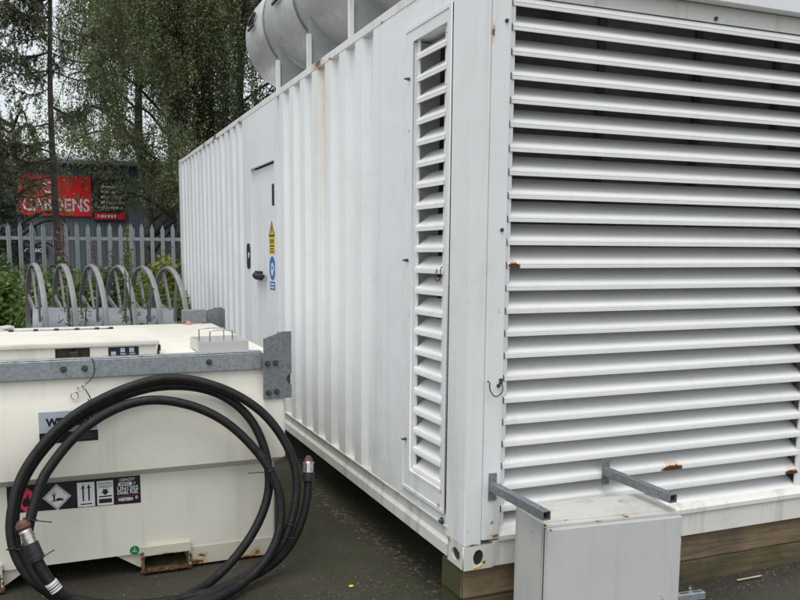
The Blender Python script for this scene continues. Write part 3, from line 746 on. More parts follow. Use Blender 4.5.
# lanyard with rings
pts = [(-1.628, TY0 - .02, 1.238), (-1.618, TY0 - .028, 1.215), (-1.618, TY0 - .03, 1.16), (-1.640, TY0 - .03, 1.12), (-1.672, TY0 - .03, 1.095)]
ln = finish('lanyard', TB(catmull(pts, 5), .0025, 6), 'wire', TK, True)
def ring(c, r, w=.0025):
    return [(c[0] + r * math.cos(a), c[1], c[2] + r * math.sin(a)) for a in np.linspace(0, 2 * PI, 17)[:-1]]
bm = bmesh.new(); tube(bm, ring((-1.690, TY0 - .03, 1.078), .014), .003, 6, closed=True); tube(bm, ring((-1.722, TY0 - .03, 1.040), .019), .003, 6, closed=True); tube(bm, [(-1.699, TY0 - .03, 1.068), (-1.71, TY0 - .03, 1.055)], .004, 6); tube(bm, [(-1.665, TY0 - .03, 1.1), (-1.68, TY0 - .03, 1.088)], .005, 6)
finish('split_ring', bm, 'chrome', ln)
# fill cap and pale scrap at the back edge
bm = bmesh.new(); cyl(bm, (-.83, 3.12, 1.232), (-.83, 3.12, 1.25), .022, seg=14); cyl(bm, (-.83, 3.12, 1.25), (-.83, 3.12, 1.262), .016, .01, seg=14); finish('pink_cap', bm, 'pink', TK)
# ---- labels on tank front (lower panel face at TY0, mid panel at TY0-.056)
yl_ = TY0 - .0012; ym = TY0 - .0572
hz_ = sticker('hazard_label', (-1.735, yl_, .482), FRONT, [(-.345, -.064), (.340, -.080), (.340, .080), (-.345, .086)], 'blackvinyl', TK)
def dia(cx, s): return [(cx - s, 0), (cx, -s), (cx + s, 0), (cx, s)]
d1 = sticker('environment_diamond', (-1.735, yl_ - .0010, .483), FRONT, dia(-.098, .072), 'whitevinyl', hz_)
sticker('diamond_border', (-1.735, yl_ - .0020, .483), FRONT, dia(-.098, .065), 'blackvinyl', d1, holes=[dia(-.098, .0615)])
zc = .483; xc = -1.735 - .098
# dead tree and fish silhouettes
bm = plate((xc, yl_ - .0021, zc), FRONT, [(-.020, -.018), (-.010, -.018), (-.010, .006), (-.004, .018), (-.002, .030), (-.008, .016), (-.012, .012), (-.014, .032), (-.017, .033), (-.017, .010), (-.026, .022), (-.028, .020), (-.018, .002)], [], .0005); finish('tree_symbol', bm, 'blackvinyl', d1)
bm = plate((xc, yl_ - .0021, zc), FRONT, [(-.030, -.024), (.020, -.020), (.034, -.023), (.030, -.014), (.036, -.006), (.026, -.011), (.012, -.004), (-.004, -.010), (-.006, -.018), (-.030, -.020)], [], .0005); finish('fish_symbol', bm, 'blackvinyl', d1)
d2 = sticker('flame_diamond', (-1.735, yl_ - .0010, .478), FRONT, dia(-.245, .072), 'redvinyl', hz_)
sticker('flame_symbol', (-1.735 - .245, yl_ - .0020, .478), FRONT, [(-.022, -.030), (.022, -.030), (.026, -.008), (.014, .012), (.012, .0), (.002, .038), (-.008, .012), (-.016, .018), (-.026, -.008)], 'blackvinyl', d2)
p1 = sticker('this_way_up', (-1.735, yl_ - .0010, .481), FRONT, [(.006, -.068), (.096, -.070), (.096, .068), (.006, .070)], 'whitevinyl', hz_)
for x in (.036, .066):
    sticker('arrow', (-1.735 + x, yl_ - .0020, .481), FRONT, [(-.004, -.036), (.004, -.036), (.004, .034), (.010, .034), (0, .058), (-.010, .034), (-.004, .034)], 'blackvinyl', p1)
sticker('bar', (-1.735 + .051, yl_ - .0020, .481), FRONT, rect(-.03, .03, -.056, -.050), 'blackvinyl', p1)
p2 = sticker('stacking_notice', (-1.735, yl_ - .0010, .481), FRONT, [(.108, -.070), (.194, -.072), (.194, .067), (.108, .068)], 'whitevinyl', hz_)
text('lettering', 'STACKING', .019, (-1.735 + .115, yl_ - .0018, .481 + .046), FRONT, 'blackvinyl', p2, .01, .072)
text('lettering', 'STRENGTH', .019, (-1.735 + .115, yl_ - .0018, .481 + .028), FRONT, 'blackvinyl', p2, .01, .072)
sticker('arrow', (-1.735 + .151, yl_ - .0020, .481), FRONT, [(-.012, .020), (.012, .020), (.012, .006), (.022, .006), (0, -.014), (-.022, .006), (-.012, .006)], 'blackvinyl', p2)
sticker('bar', (-1.735 + .151, yl_ - .0020, .481), FRONT, rect(-.034, .034, -.024, -.017), 'blackvinyl', p2); sticker('bar', (-1.735 + .151, yl_ - .0020, .481), FRONT, rect(-.034, .034, -.058, -.034), 'blackvinyl', p2)
x0 = -1.735 + .214; w = .112
text('lettering', 'CAPACITY', .023, (x0 + .014, yl_ - .0010, .536), FRONT, 'white_letter', hz_, .01, w * .74)
cp = sticker('capacity_box', (x0 + .044, yl_ - .0010, .520), FRONT, rect(-.036, .034, -.010, .009), 'whitevinyl', hz_)
text('lettering', '4800', .019, (x0 + .014, yl_ - .0018, .5135), FRONT, 'blackvinyl', cp, .02, .052)
text('lettering', 'LT', .017, (x0 + .084, yl_ - .0010, .5135), FRONT, 'white_letter', hz_, .01, .018)
text('lettering', 'UN1202', .036, (x0 + .002, yl_ - .0010, .481), FRONT, 'white_letter', hz_, .01, w)
text('lettering', 'DIESEL FUEL', .023, (x0 + .002, yl_ - .0010, .4615), FRONT, 'white_letter', hz_, .015, w)
sticker('rule_line', (x0 + w / 2, yl_ - .0010, .449), FRONT, rect(-w / 2, w / 2, -.001, .001), 'redvinyl', hz_)
text('lettering', 'WESTERN', .024, (x0 + .004, yl_ - .0010, .423), FRONT, 'white_letter', hz_, .035, w * .70)
sticker('round_mark', (x0 + w * .92, yl_ - .0010, .436), FRONT, oval(0, 0, .009, .009, 14), 'pink', hz_)
mk = sticker('maker_plate', (-1.760, ym, .905), FRONT, rect(-.145, .145, -.048, .060), 'greyvinyl', TK)
text('lettering', 'WESTERN', .058, (-1.872, ym - .0008, .888), FRONT, 'blackvinyl', mk, .05, .24)
m2 = sticker('maker_plate', (-1.758, ym, .824), FRONT, rect(-.147, .147, -.030, .029), 'blackvinyl', TK)
for k in range(2): sticker('text_line', (-1.690, ym - .0010, .832 - k * .018), FRONT, rect(-.05, .05, -.004, .003), 'dark', m2)
er = sticker('earth_sticker', (-1.438, yl_, .128), FRONT, oval(0, 0, .026, .026, 24), 'greenvinyl', TK)
sticker('earth_symbol', (-1.438, yl_ - .0010, .128), FRONT, [(-.0015, .016), (.0015, .016), (.0015, -.004), (.013, -.004), (.013, -.007), (-.013, -.007), (-.013, -.004), (-.0015, -.004)], 'whitevinyl', er)
# tray resting on the tank
TR = thing('metal_tray', (-.90, 1.43, 1.238), 'grey open-topped metal tray with two wire handles on top of the tank corner', 'tray')
bm = bmesh.new(); a, b, c, d = -1.05, -.763, 1.262, 1.590
z0, z1 = 1.2385, 1.299
box(bm, a, b, c, c + .004, z0, z1); box(bm, a, b, d - .004, d, z0, z1); box(bm, a, a + .004, c + .0042, d - .0042, z0, z1); box(bm, b - .004, b, c + .0042, d - .0042, z0, z1); box(bm, a + .0045, b - .0045, c + .0045, d - .0045, z0, z0 + .003)
finish('tray_body', bm, 'cab', TR)
for y in (1.36, 1.50):
    xa, xb = (-.968, -.838) if y < 1.4 else (-1.008, -.862)
    pts = [(xa, y, z1 - .03), (xa, y, z1 + .04), (xa + .012, y, z1 + .055), (xb - .012, y, z1 + .055), (xb, y, z1 + .04), (xb, y, z1 - .03)]
    finish('handle', TB(catmull(pts, 4), .0042, 6), 'chrome', TR, True)
# pale stone just behind tank on top edge
bm = bmesh.new(); bmesh.ops.create_icosphere(bm, subdivisions=2, radius=.05, matrix=Matrix.Translation((-2.14, 3.10, 1.252)) @ Matrix.Diagonal((1.1, .7, .38, 1)))
for v in bm.verts: v.co += Vector((random.uniform(-1, 1), random.uniform(-1, 1), random.uniform(-1, 1))) * .004
tag(finish('pale_stone', bm, 'stone', None, 'auto', loc=(-2.14, 3.10, 1.233)), 'small pale stone lying at the back of the cream tank top', 'stone')

# ------------------------------------------------------------------ hose
HOSE = [(-0.472,1.050,0.517),(-0.479,1.029,0.440),(-0.498,1.008,0.364),(-0.537,0.980,0.258),(-0.611,0.950,0.147),(-0.699,0.929,0.072),(-0.826,0.879,0.034),(-1.002,0.774,0.034),(-1.132,0.729,0.034),(-1.364,0.701,0.034),(-1.603,0.756,0.034),(-1.809,0.903,0.048),(-1.910,0.881,0.115),(-1.972,0.899,0.181),(-2.033,0.927,0.284),(-2.056,0.961,0.410),(-2.042,0.991,0.524),(-2.005,1.027,0.656),(-1.936,1.056,0.762),(-1.851,1.082,0.860),(-1.750,1.105,0.943),(-1.649,1.121,1.002),(-1.494,1.130,1.072),(-1.336,1.141,1.114),(-1.240,1.143,1.122),(-1.138,1.140,1.111),(-1.068,1.135,1.094),(-0.959,1.125,1.056),(-0.850,1.110,1.000),(-0.742,1.088,0.919),(-0.667,1.064,0.831),(-0.606,1.036,0.728),(-0.567,1.007,0.620),(-0.559,0.978,0.510),(-0.574,0.949,0.402),(-0.620,0.915,0.278),(-0.673,0.891,0.188),(-0.759,0.871,0.114),(-0.888,0.851,0.042),(-1.083,0.710,0.034),(-1.276,0.618,0.034),(-1.470,0.620,0.034),(-1.654,0.702,0.034),(-1.809,0.852,0.043),(-1.902,0.928,0.084),(-1.973,0.954,0.181),(-2.026,0.980,0.279),(-2.040,1.011,0.392),(-2.032,1.042,0.507),(-1.994,1.075,0.631),(-1.919,1.106,0.743),(-1.833,1.131,0.837),(-1.741,1.151,0.911),(-1.649,1.165,0.962),(-1.493,1.167,1.028),(-1.333,1.179,1.071),(-1.171,1.179,1.071),(-1.062,1.174,1.051),(-0.953,1.163,1.012),(-0.845,1.142,0.934),(-0.771,1.115,0.835),(-0.732,1.089,0.738),(-0.711,1.064,0.643),(-0.706,1.040,0.555),(-0.712,1.019,0.479),(-0.736,0.997,0.395),(-0.790,0.969,0.293),(-0.866,0.943,0.195),(-0.962,0.918,0.102),(-1.054,0.900,0.037),(-1.172,0.771,0.034),(-1.345,0.657,0.034),(-1.515,0.649,0.034),(-1.676,0.735,0.034),(-1.808,0.828,0.068),(-1.899,0.837,0.137),(-1.947,0.857,0.209),(-1.971,0.876,0.283),(-1.977,0.902,0.379),(-1.959,0.929,0.477),(-1.928,0.952,0.564),(-1.897,0.978,0.658),(-1.866,0.990,0.704),(-1.806,1.011,0.782),(-1.736,1.030,0.854),(-1.655,1.048,0.918),(-1.542,1.074,0.977),(-1.423,1.083,1.011),(-1.308,1.084,1.017),(-1.187,1.078,0.993),(-1.082,1.068,0.955),(-0.976,1.052,0.897),(-0.871,1.028,0.809),(-0.767,0.994,0.682),(-0.717,0.971,0.597),(-0.679,0.945,0.502),(-0.669,0.921,0.410),(-0.677,0.895,0.314),(-0.707,0.870,0.223),(-0.765,0.847,0.135),(-0.849,0.827,0.063),(-0.953,0.755,0.034),(-1.097,0.637,0.034),(-1.281,0.583,0.034),(-1.472,0.597,0.034),(-1.654,0.702,0.034),(-1.772,0.813,0.048),(-1.834,0.774,0.126),(-1.878,0.792,0.193),(-1.912,0.809,0.254),(-1.937,0.826,0.318),(-1.949,0.835,0.352)]
hp = np.array(HOSE)
low = hp[:, 2] < .09
hp[:, 1] = np.where(low, np.maximum(hp[:, 1], .56), hp[:, 1])
hs = np.array(catmull(hp, 5))
for _ in range(10):
    hs[1:-1] = .25 * hs[:-2] + .5 * hs[1:-1] + .25 * hs[2:]
# push strands out of the tank
for p in hs:
    lim = (TY0 - .056 if .56 < p[2] < 1.0 else TY0 - .0) - .034
    if p[2] >= 1.0: lim = TY0 - .034
    if -2.95 < p[0] < -.55 and p[1] > lim: p[1] = lim
    p[2] = max(p[2], .026)
HS = thing('fuel_hose', (-1.3, .9, 0), 'thick black rubber fuel hose coiled in loops, leaning against the cream tank', 'hose')
finish('hose_pipe', TB([tuple(p) for p in hs], .0252, 14, uv=True), 'hose', HS, True)
# left end: sleeve, ferrule, rusty cap
def fitting(p0, d, name_cap):
    p0 = Vector(p0); d = Vector(d).normalized()
    bm = bmesh.new(); cyl(bm, p0 - d * .06, p0 + d * .030, .037, .037, 20); finish('sleeve', bm, 'black', HS, 'auto')
    bm = bmesh.new(); cyl(bm, p0 + d * .031, p0 + d * .062, .031, .031, 20); cyl(bm, p0 + d * .062, p0 + d * .068, .036, .036, 20); cyl(bm, p0 + d * .068, p0 + d * .092, .0295, .0295, 20); cyl(bm, p0 + d * .092, p0 + d * .102, .033, .030, 20)
    finish('ferrule', bm, 'chrome', HS, 'auto')
    bm = bmesh.new(); cyl(bm, p0 + d * .102, p0 + d * .116, .026, .036, 18); cyl(bm, p0 + d * .116, p0 + d * .138, .037, .034, 8); cyl(bm, p0 + d * .138, p0 + d * .155, .030, .016, 12)
    finish(name_cap, bm, 'brass', HS)
e = hs[-1]; fitting(e, hs[-1] - hs[-6], 'coupling_cap')
f0 = Vector(hs[0]); fd = Vector((hs[0] - hs[6])).normalized()
bm = bmesh.new(); cyl(bm, f0 - fd * .03, f0 + fd * .02, .0365, .0365, 18); finish('sleeve', bm, 'black', HS, 'auto')
bm = bmesh.new(); cyl(bm, f0 + fd * .02, f0 + fd * .075, .031, .030, 18); cyl(bm, f0 + fd * .075, f0 + fd * .082, .035, .033, 18); finish('ferrule', bm, 'chrome', HS, 'auto')
bm = bmesh.new(); cyl(bm, f0 + fd * .082, f0 + fd * .10, .027, .025, 12); cyl(bm, f0 + fd * .10, f0 + fd * .118, .022, .012, 8); finish('coupling_cap', bm, 'brass', HS)
# cable ties: loop round nearby strands plus a loose tail
def tie(i, r, tail, name='cable_tie'):
    p = Vector(hs[i]); T = Vector(hs[i + 1] - hs[i - 1]).normalized(); u = T.orthogonal().normalized(); w = T.cross(u)
    bm = bmesh.new(); tube(bm, [p + (u * math.cos(a) + w * math.sin(a)) * r for a in np.linspace(0, 2 * PI, 25)[:-1]], .0032, 5, closed=True)
    if tail: tube(bm, [p + Vector(tail[0])] + [p + Vector(t) for t in tail[1:]], .003, 5)
    finish(name, bm, 'tie', HS)
def nearest(q):
    return int(np.argmin(((hs - np.array(q)) ** 2).sum(1)))
tie(nearest((-1.649, 1.121, 1.002)), .033, [(0, -.03, .03), (-.012, -.04, .06), (-.03, -.045, .095)])
tie(nearest((-.73, .96, .60)), .033, [(-.02, -.02, -.005), (-.06, -.022, .0), (-.13, -.022, .002)])
tie(nearest((-1.93, .95, .47)), .034, [(.0, -.03, .0), (.04, -.032, -.004), (.10, -.032, -.018)])
tie(nearest((-1.937, .826, .318)), .036, [(.0, -.034, .0), (.04, -.036, .012), (.085, -.036, .036)])
tie(nearest((-.62, .915, .278)), .034, None); tie(nearest((-.65, .94, .20)), .034, [(0, -.03, 0), (.03, -.03, 0), (.06, -.03, -.01)])
tie(nearest((-2.05, .94, .33)), .034, [(.0, -.03, .0), (.03, -.034, .0), (.07, -.03, .002)])
i = nearest((-1.86, .80, .165)); p = Vector(hs[i]); T = Vector(hs[i + 2] - hs[i - 2]).normalized()
bm = bmesh.new(); cyl(bm, p - T * .026, p + T * .026, .0308, .0308, 18); hl = finish('hose_label', bm, 'whitevinyl', HS, 'auto')
bm = bmesh.new(); cyl(bm, p - T * .004, p + T * .002, .0313, .0313, 18); cyl(bm, p + T * .010, p + T * .013, .0313, .0313, 18); cyl(bm, p - T * .016, p - T * .012, .0313, .0313, 18); finish('label_print', bm, 'blackvinyl', hl)

# ------------------------------------------------------------------ electrical cabinet + support arms
CB = thing('electrical_cabinet', (.54, -.28, 0), 'light grey steel electrical cabinet on channel feet in front of the louvred container end', 'cabinet')
A = math.radians(-5.2)
MC = Matrix.Translation((.185, -.415, 0)) @ Matrix.Rotation(A, 4, 'Z')
def cb(name, x0, x1, y0, y1, z0, z1, mat, bev=.004, par=CB, seg=2):
    bm = bmesh.new(); box(bm, x0, x1, y0, y1, z0, z1, bev, seg, MC); return finish(name, bm, mat, par, 'auto')
cb('cabinet_body', 0, .705, .030, .300, .045, .618, 'cabtop', .006)
cb('rain_lip', .004, .701, .012, .0295, .055, .612, 'cab', .002)
dr = cb('cabinet_door', -.001, .706, -.012, .0095, .050, .600, 'cab', .006)
cb('door_return', -.002, .707, .0097, .0115, .052, .598, 'dark', .0)
bm = bmesh.new()
box(bm, -.01, .715, .06, .10, .004, .044, .003, 1, MC)
box(bm, -.03, 1.12, .305, .345, .004, .044, .003, 1, MC)
ft = finish('channel_foot', bm, 'galv', CB)
bm = bmesh.new()
for x in (.80, .90, 1.0, 1.08): box(bm, x - .025, x + .025, .318, .330, .0442, .0452, 0, 1, MC)
finish('slot', bm, 'dark', ft)
bm = bmesh.new()
for x in (1.06,): 
    cyl(bm, MC @ Vector((x, .36, .0)), MC @ Vector((x, .36, .06)), .008, seg=8); cyl(bm, MC @ Vector((x, .36, .044)), MC @ Vector((x, .36, .055)), .014, seg=6)
finish('anchor_bolt', bm, 'chrome', CB)
def arm(x, label, y0):
    t = thing('support_arm', (x, y0, .69), label, 'bracket', 'square steel arms fixed to the louvred end')
    pl = plate((x, y0 - .004, .682), FRONT, rect(-.021, .021, -.068, .068), [oval(.004, .048, .006, .007, 10), oval(.002, -.048, .006, .007, 10)], .004); finish('fixing_plate', pl, 'galvd', t)
    s = .020; y1 = -.478; zc = .684
    bm = bmesh.new(); th = .0035
    box(bm, x - s, x + s, y1, y0 - .008, zc + s - th, zc + s); box(bm, x - s, x + s, y1, y0 - .008, zc - s, zc - s + th)
    box(bm, x - s, x - s + th, y1, y0 - .008, zc - s + th + .0001, zc + s - th - .0001); box(bm, x + s - th, x + s, y1, y0 - .008, zc - s + th + .0001, zc + s - th - .0001)
    finish('square_tube', bm, 'galvd', t)
    bm = bmesh.new(); box(bm, x - s + th + .001, x + s - th - .001, y1 + .08, y1 + .083, zc - s + th + .001, zc + s - th - .001); finish('tube_inside', bm, 'dark', t)
    bm = bmesh.new()
    for y in (y1 + .03, y1 + .055): cyl(bm, (x + .004, y, zc + s), (x + .004, y, zc + s + .0012), .004, seg=10)
    finish('fixing_hole', bm, 'dark', t)
arm(.146, 'left galvanised square arm bolted to the corner jamb above the grey cabinet', -.004)
arm(.836, 'right galvanised square arm bolted across the louvre slats above the grey cabinet', .026)

# ------------------------------------------------------------------ small litter
def scatter_mesh(name, n, fn, s0, s1, mat, flat=.35):
    bm = bmesh.new()
    for _ in range(n):
        x, y = fn(); s = random.uniform(s0, s1)
        Mx = Matrix.Translation((x, y, .001 + .012 * math.sin(x * 1.7 + 1) * math.sin(y * 1.3) - .012 + s * flat * .4)) @ Matrix.Rotation(random.uniform(0, 6.28), 4, 'Z') @ Matrix.Rotation(random.uniform(-.3, .3), 4, 'X') @ Matrix.Diagonal((s * random.uniform(.7, 1.6), s, s * flat, 1))
        r = bmesh.ops.create_cone(bm, cap_ends=True, segments=5, radius1=1, radius2=.6, depth=1, matrix=Mx)
    o = finish(name, bm, mat); o['kind'] = 'stuff'; o['label'] = None or 'loose debris on the wet asphalt'; o['category'] = 'debris'
    return o
def f1():
    return random.uniform(.9, 2.6), .02 - abs(random.gauss(0, .09))
o = scatter_mesh('grit', 700, f1, .001, .0045, 'grit', .7); o['label'] = 'loose grit and wood chips along the foot of the timber sleepers'
def f2():
    t = random.random(); k = round(t * 14) / 14 if random.random() < .6 else t; return .03 + random.gauss(0, .045) + .05 * math.sin(k * 9), .30 + k * 3.5 + random.gauss(0, .09)
def f4():
    return random.uniform(-2.0, .2), random.uniform(.45, 2.4)
o = scatter_mesh('loose_stones', 900, f4, .0015, .005, 'grit', .7); o['label'] = 'tiny loose stones on the asphalt around the hose'
o = scatter_mesh('leaf_litter', 620, f2, .004, .017, 'litter', .15); o['label'] = 'brown leaf litter lying under the side of the white container'
def f3():
    t = random.random(); return (-.5 + random.gauss(0, .4), .58 + random.gauss(0, .10)) if t < .6 else (random.uniform(-.9, 0), random.uniform(.5, 3.2))
o = scatter_mesh('moss_crumbs', 520, f3, .002, .008, 'litter', .4); o['label'] = 'dark crumbs and twigs on wet asphalt between hose and container'
bm = BX(1.68, 1.86, -.085, -.075, 0, .007, .002); tag(finish('wood_splinter', bm, 'splint', None, loc=(1.77, -.08, 0)), 'thin pale wood splinter on the asphalt by the sleepers', 'splinter')
bm = bmesh.new(); bmesh.ops.create_icosphere(bm, subdivisions=2, radius=.012, matrix=Matrix.Translation((-.355, .63, -.002)) @ Matrix.Diagonal((1.3, 1, .5, 1))); tag(finish('yellow_leaf', bm, 'yellowvinyl', None, loc=(-.355, .63, -.008)), 'tiny yellow leaf on the dark asphalt between hose and container corner', 'leaf')
bm = bmesh.new()
for k in range(4): bmesh.ops.create_icosphere(bm, subdivisions=1, radius=.009, matrix=Matrix.Translation((.081 + random.uniform(-.022, .022), -.001, G + .012 + random.uniform(-.003, .010))) @ Matrix.Diagonal((1.2, .4, .7, 1)))
finish('yellow_smear', bm, 'yellowvinyl', CT)

# ------------------------------------------------------------------ reel behind the tank
RL = thing('cable_reel', (-1.3, 6.6, 0), 'long grey steel reel with six tall spoked rings on a drum behind the tank', 'cable reel')
RD = Vector((math.sin(math.radians(-8.5)), math.cos(math.radians(-8.5)), 0))  # ring plane direction
ring_x = (-2.02, -1.725, -1.415, -1.115, -.845, -.555); RR = .77
ax = Vector((1, 0, 0)); Ycen = 6.55
for i, x in enumerate(ring_x):
    zc = .875 + (.022 - i * .009); cc = Vector((x, Ycen, zc)); bm = bmesh.new()
    N = 44; nr = RD.cross(Vector((0, 0, 1)))
    wv = .028; ri, ro = RR - .024, RR
    vs = []
    for k in range(N):
        a = 2 * PI * k / N; d = RD * math.cos(a) + Vector((0, 0, 1)) * math.sin(a)
        vs.append([bm.verts.new(cc + d * r + nr * w_) for r, w_ in ((ro, -wv), (ro + .006, 0), (ro, wv), (ri, wv), (ri, -wv))])
    for k in range(N):
        q = vs[k]; p = vs[(k + 1) % N]
        for j in range(5): bm.faces.new((q[j], q[(j + 1) % 5], p[(j + 1) % 5], p[j]))
    rg = finish('ring', bm, 'reel', RL, 'auto')
    for k in range(8):
        a = 2 * PI * (k + .5) / 8 + .12
        d = RD * math.cos(a) + Vector((0, 0, 1)) * math.sin(a); d2 = RD * math.cos(a + .5) + Vector((0, 0, 1)) * math.sin(a + .5)
        p0 = cc + d2 * .27; p1 = cc + d * (RR - .015)
        bm = bmesh.new(); v = (p1 - p0); side = v.normalized().cross(nr).normalized()
        c8 = [bm.verts.new(p + side * s * .030 + nr * t * .010) for p in (p0, p1) for s, t in ((-1, -1), (1, -1), (1, 1), (-1, 1))]
        for f in ((0, 1, 2, 3), (4, 5, 6, 7), (0, 1, 5, 4), (1, 2, 6, 5), (2, 3, 7, 6), (3, 0, 4, 7)): bm.faces.new([c8[j] for j in f])
        finish('spoke', bm, 'reel', rg)
bm = bmesh.new(); cyl(bm, (-2.06, Ycen, .885), (-.50, Ycen, .845), .285, seg=40); finish('drum', bm, 'reeldrum', RL, 'auto')
for x in (-2.15, -.42):
    bm = bmesh.new(); tube(bm, [(x, Ycen - .5, .0), (x, Ycen, .88), (x, Ycen + .5, 0)], .03, 8); tube(bm, [(x, Ycen, .87), (x + (.1 if x < -1 else -.1), Ycen, .87)], .04, 8); finish('stand', bm, 'reel', RL)

# ------------------------------------------------------------------ palisade fence
FY = 11.5
FN = thing('palisade_fence', (-1.2, FY, 0), 'grey galvanised palisade fence with pointed pales behind the reel', 'fence')
def pale_bm(x, top):
    bm = bmesh.new(); w = .034
    prof = [(-w, .012), (-w * .45, -.006), (0, .004), (w * .45, -.006), (w, .012)]
    zs = [(0.03, 1.), (top - .09, 1.), (top, .12)]
    rows = [[bm.verts.new((x + px * k, FY - .03 + py, z)) for px, py in prof] for z, k in zs]
    for a, b in zip(rows[:-1], rows[1:]):
        for j in range(4): bm.faces.new((a[j], a[j + 1], b[j + 1], b[j]))
    return bm
p0 = finish('pale', pale_bm(-5.0, 2.27), 'fence', FN)
np_ = 56; pitch = .178
for k in range(1, np_):
    c = p0.copy(); COL.objects.link(c); c.parent = FN; c.location = (k * pitch, 0, random.uniform(-.012, .012))
for z in (2.01, .45): finish('rail', BX(-5.1, 5.1, FY - .012, FY + .03, z - .028, z + .028), 'fence', FN)
for x in (-3.29, -.52, 2.25, -5.1): finish('post', BX(x - .035, x + .035, FY + .031, FY + .1, 0, 2.18), 'fence', FN)

# ------------------------------------------------------------------ warehouse and signs
BY = 22.0
WH = thing('warehouse', (0, BY + 4, 0), 'blue-grey clad warehouse with shallow roof beyond the fence', 'building')
finish('wall', BX(-12, 14, BY, BY + .2, 0, 4.25), 'clad', WH)
bm = bmesh.new(); extrude_profile(bm, [(BY - .25, 4.251), (BY - .25, 4.40), (BY + 6, 5.2), (BY + 12, 4.40), (BY + 12, 4.25)], 0, -12.3, 14.3); finish('roof', bm, 'roofgrey', WH)
finish('gutter', BX(-12.2, 14.2, BY - .38, BY - .255, 4.25, 4.37, .01), 'galvd', WH)
def board(name, x0, x1, z0, z1, mat, label, cat='sign'):
    t = thing(name, ((x0 + x1) / 2, BY - .05, z0), label, cat); finish('panel', BX(x0, x1, BY - .08, BY - .022, z0, z1, .005), mat, t); return t
S1 = board('shop_sign', -2.72, -.76, 2.78, 3.93, 'red', 'large red sign with white GARDENS lettering on the warehouse wall')
text('lettering', 'GARDENS', .50, (-2.62, BY - .0835, 2.93), FRONT, 'white_letter', S1, .022, 1.80, t=.003)
text('lettering', 'S', .46, (-2.06, BY - .0835, 3.43), FRONT, 'white_letter', S1, .022, .28, t=.003)
S2 = board('notice_board', -.70, .16, 2.66, 3.90, 'blackboard', 'black notice board with rows of small white text beside the red sign')
for k, w in enumerate((.50, .42, .58, .60, .62)):
    z = 3.62 - k * .15
    x = -.50
    while x < -.50 + w:
        l = random.uniform(.03, .07); sticker('text_row', (x, BY - .0815, z), FRONT, rect(0, l, random.uniform(-.01, .005), random.uniform(.045, .075)), 'white_letter', S2, .001); x += l + random.uniform(.012, .03)
rb = sticker('red_band', (-.27, BY - .0815, 2.80), FRONT, rect(-.42, .42, -.09, .09), 'red', S2, .001)
for k in range(6): sticker('text_row', (-.60 + k * .09, BY - .0835, 2.79), FRONT, rect(0, .06, -.03, .05), 'white_letter', rb, .001)
S3 = board('entrance_sign', -2.80, -2.02, 1.68, 1.92, 'blackboard', 'small black ENTRANCE sign low on the warehouse wall')
text('lettering', 'ENTRANCE', .15, (-2.74, BY - .0835, 1.745), FRONT, 'white_letter', S3, .03, .66, t=.003)

# ------------------------------------------------------------------ vegetation
def leaf_mesh(name, C, size, mat, parent, aspect=.55, droop=0.3, smin=.6):
    C = np.asarray(C, float); n = len(C); off = np.array(base_of(parent)) if parent else np.zeros(3)
    s = size * RNG.uniform(smin, 1.3, n)[:, None]
    a = RNG.normal(size=(n, 3)); a[:, 2] -= droop * 2; a /= np.linalg.norm(a, axis=1)[:, None]
    b = RNG.normal(size=(n, 3)); b -= (b * a).sum(1)[:, None] * a; b /= np.linalg.norm(b, axis=1)[:, None]
    V = np.stack([C - a * s * .5, C + b * s * aspect * .5, C + a * s * .5, C - b * s * aspect * .5], 1).reshape(-1, 3) - off
    me = bpy.data.meshes.new(name); me.vertices.add(4 * n); me.vertices.foreach_set('co', V.ravel())
    me.loops.add(4 * n); me.loops.foreach_set('vertex_index', np.arange(4 * n, dtype=np.int32))
    me.polygons.add(n); me.polygons.foreach_set('loop_start', np.arange(0, 4 * n, 4, dtype=np.int32)); me.polygons.foreach_set('loop_total', np.full(n, 4, dtype=np.int32))
    me.update(); me.validate(); me.materials.append(MAT[mat])
    o = bpy.data.objects.new(name, me); COL.objects.link(o); o.parent = parent; return o

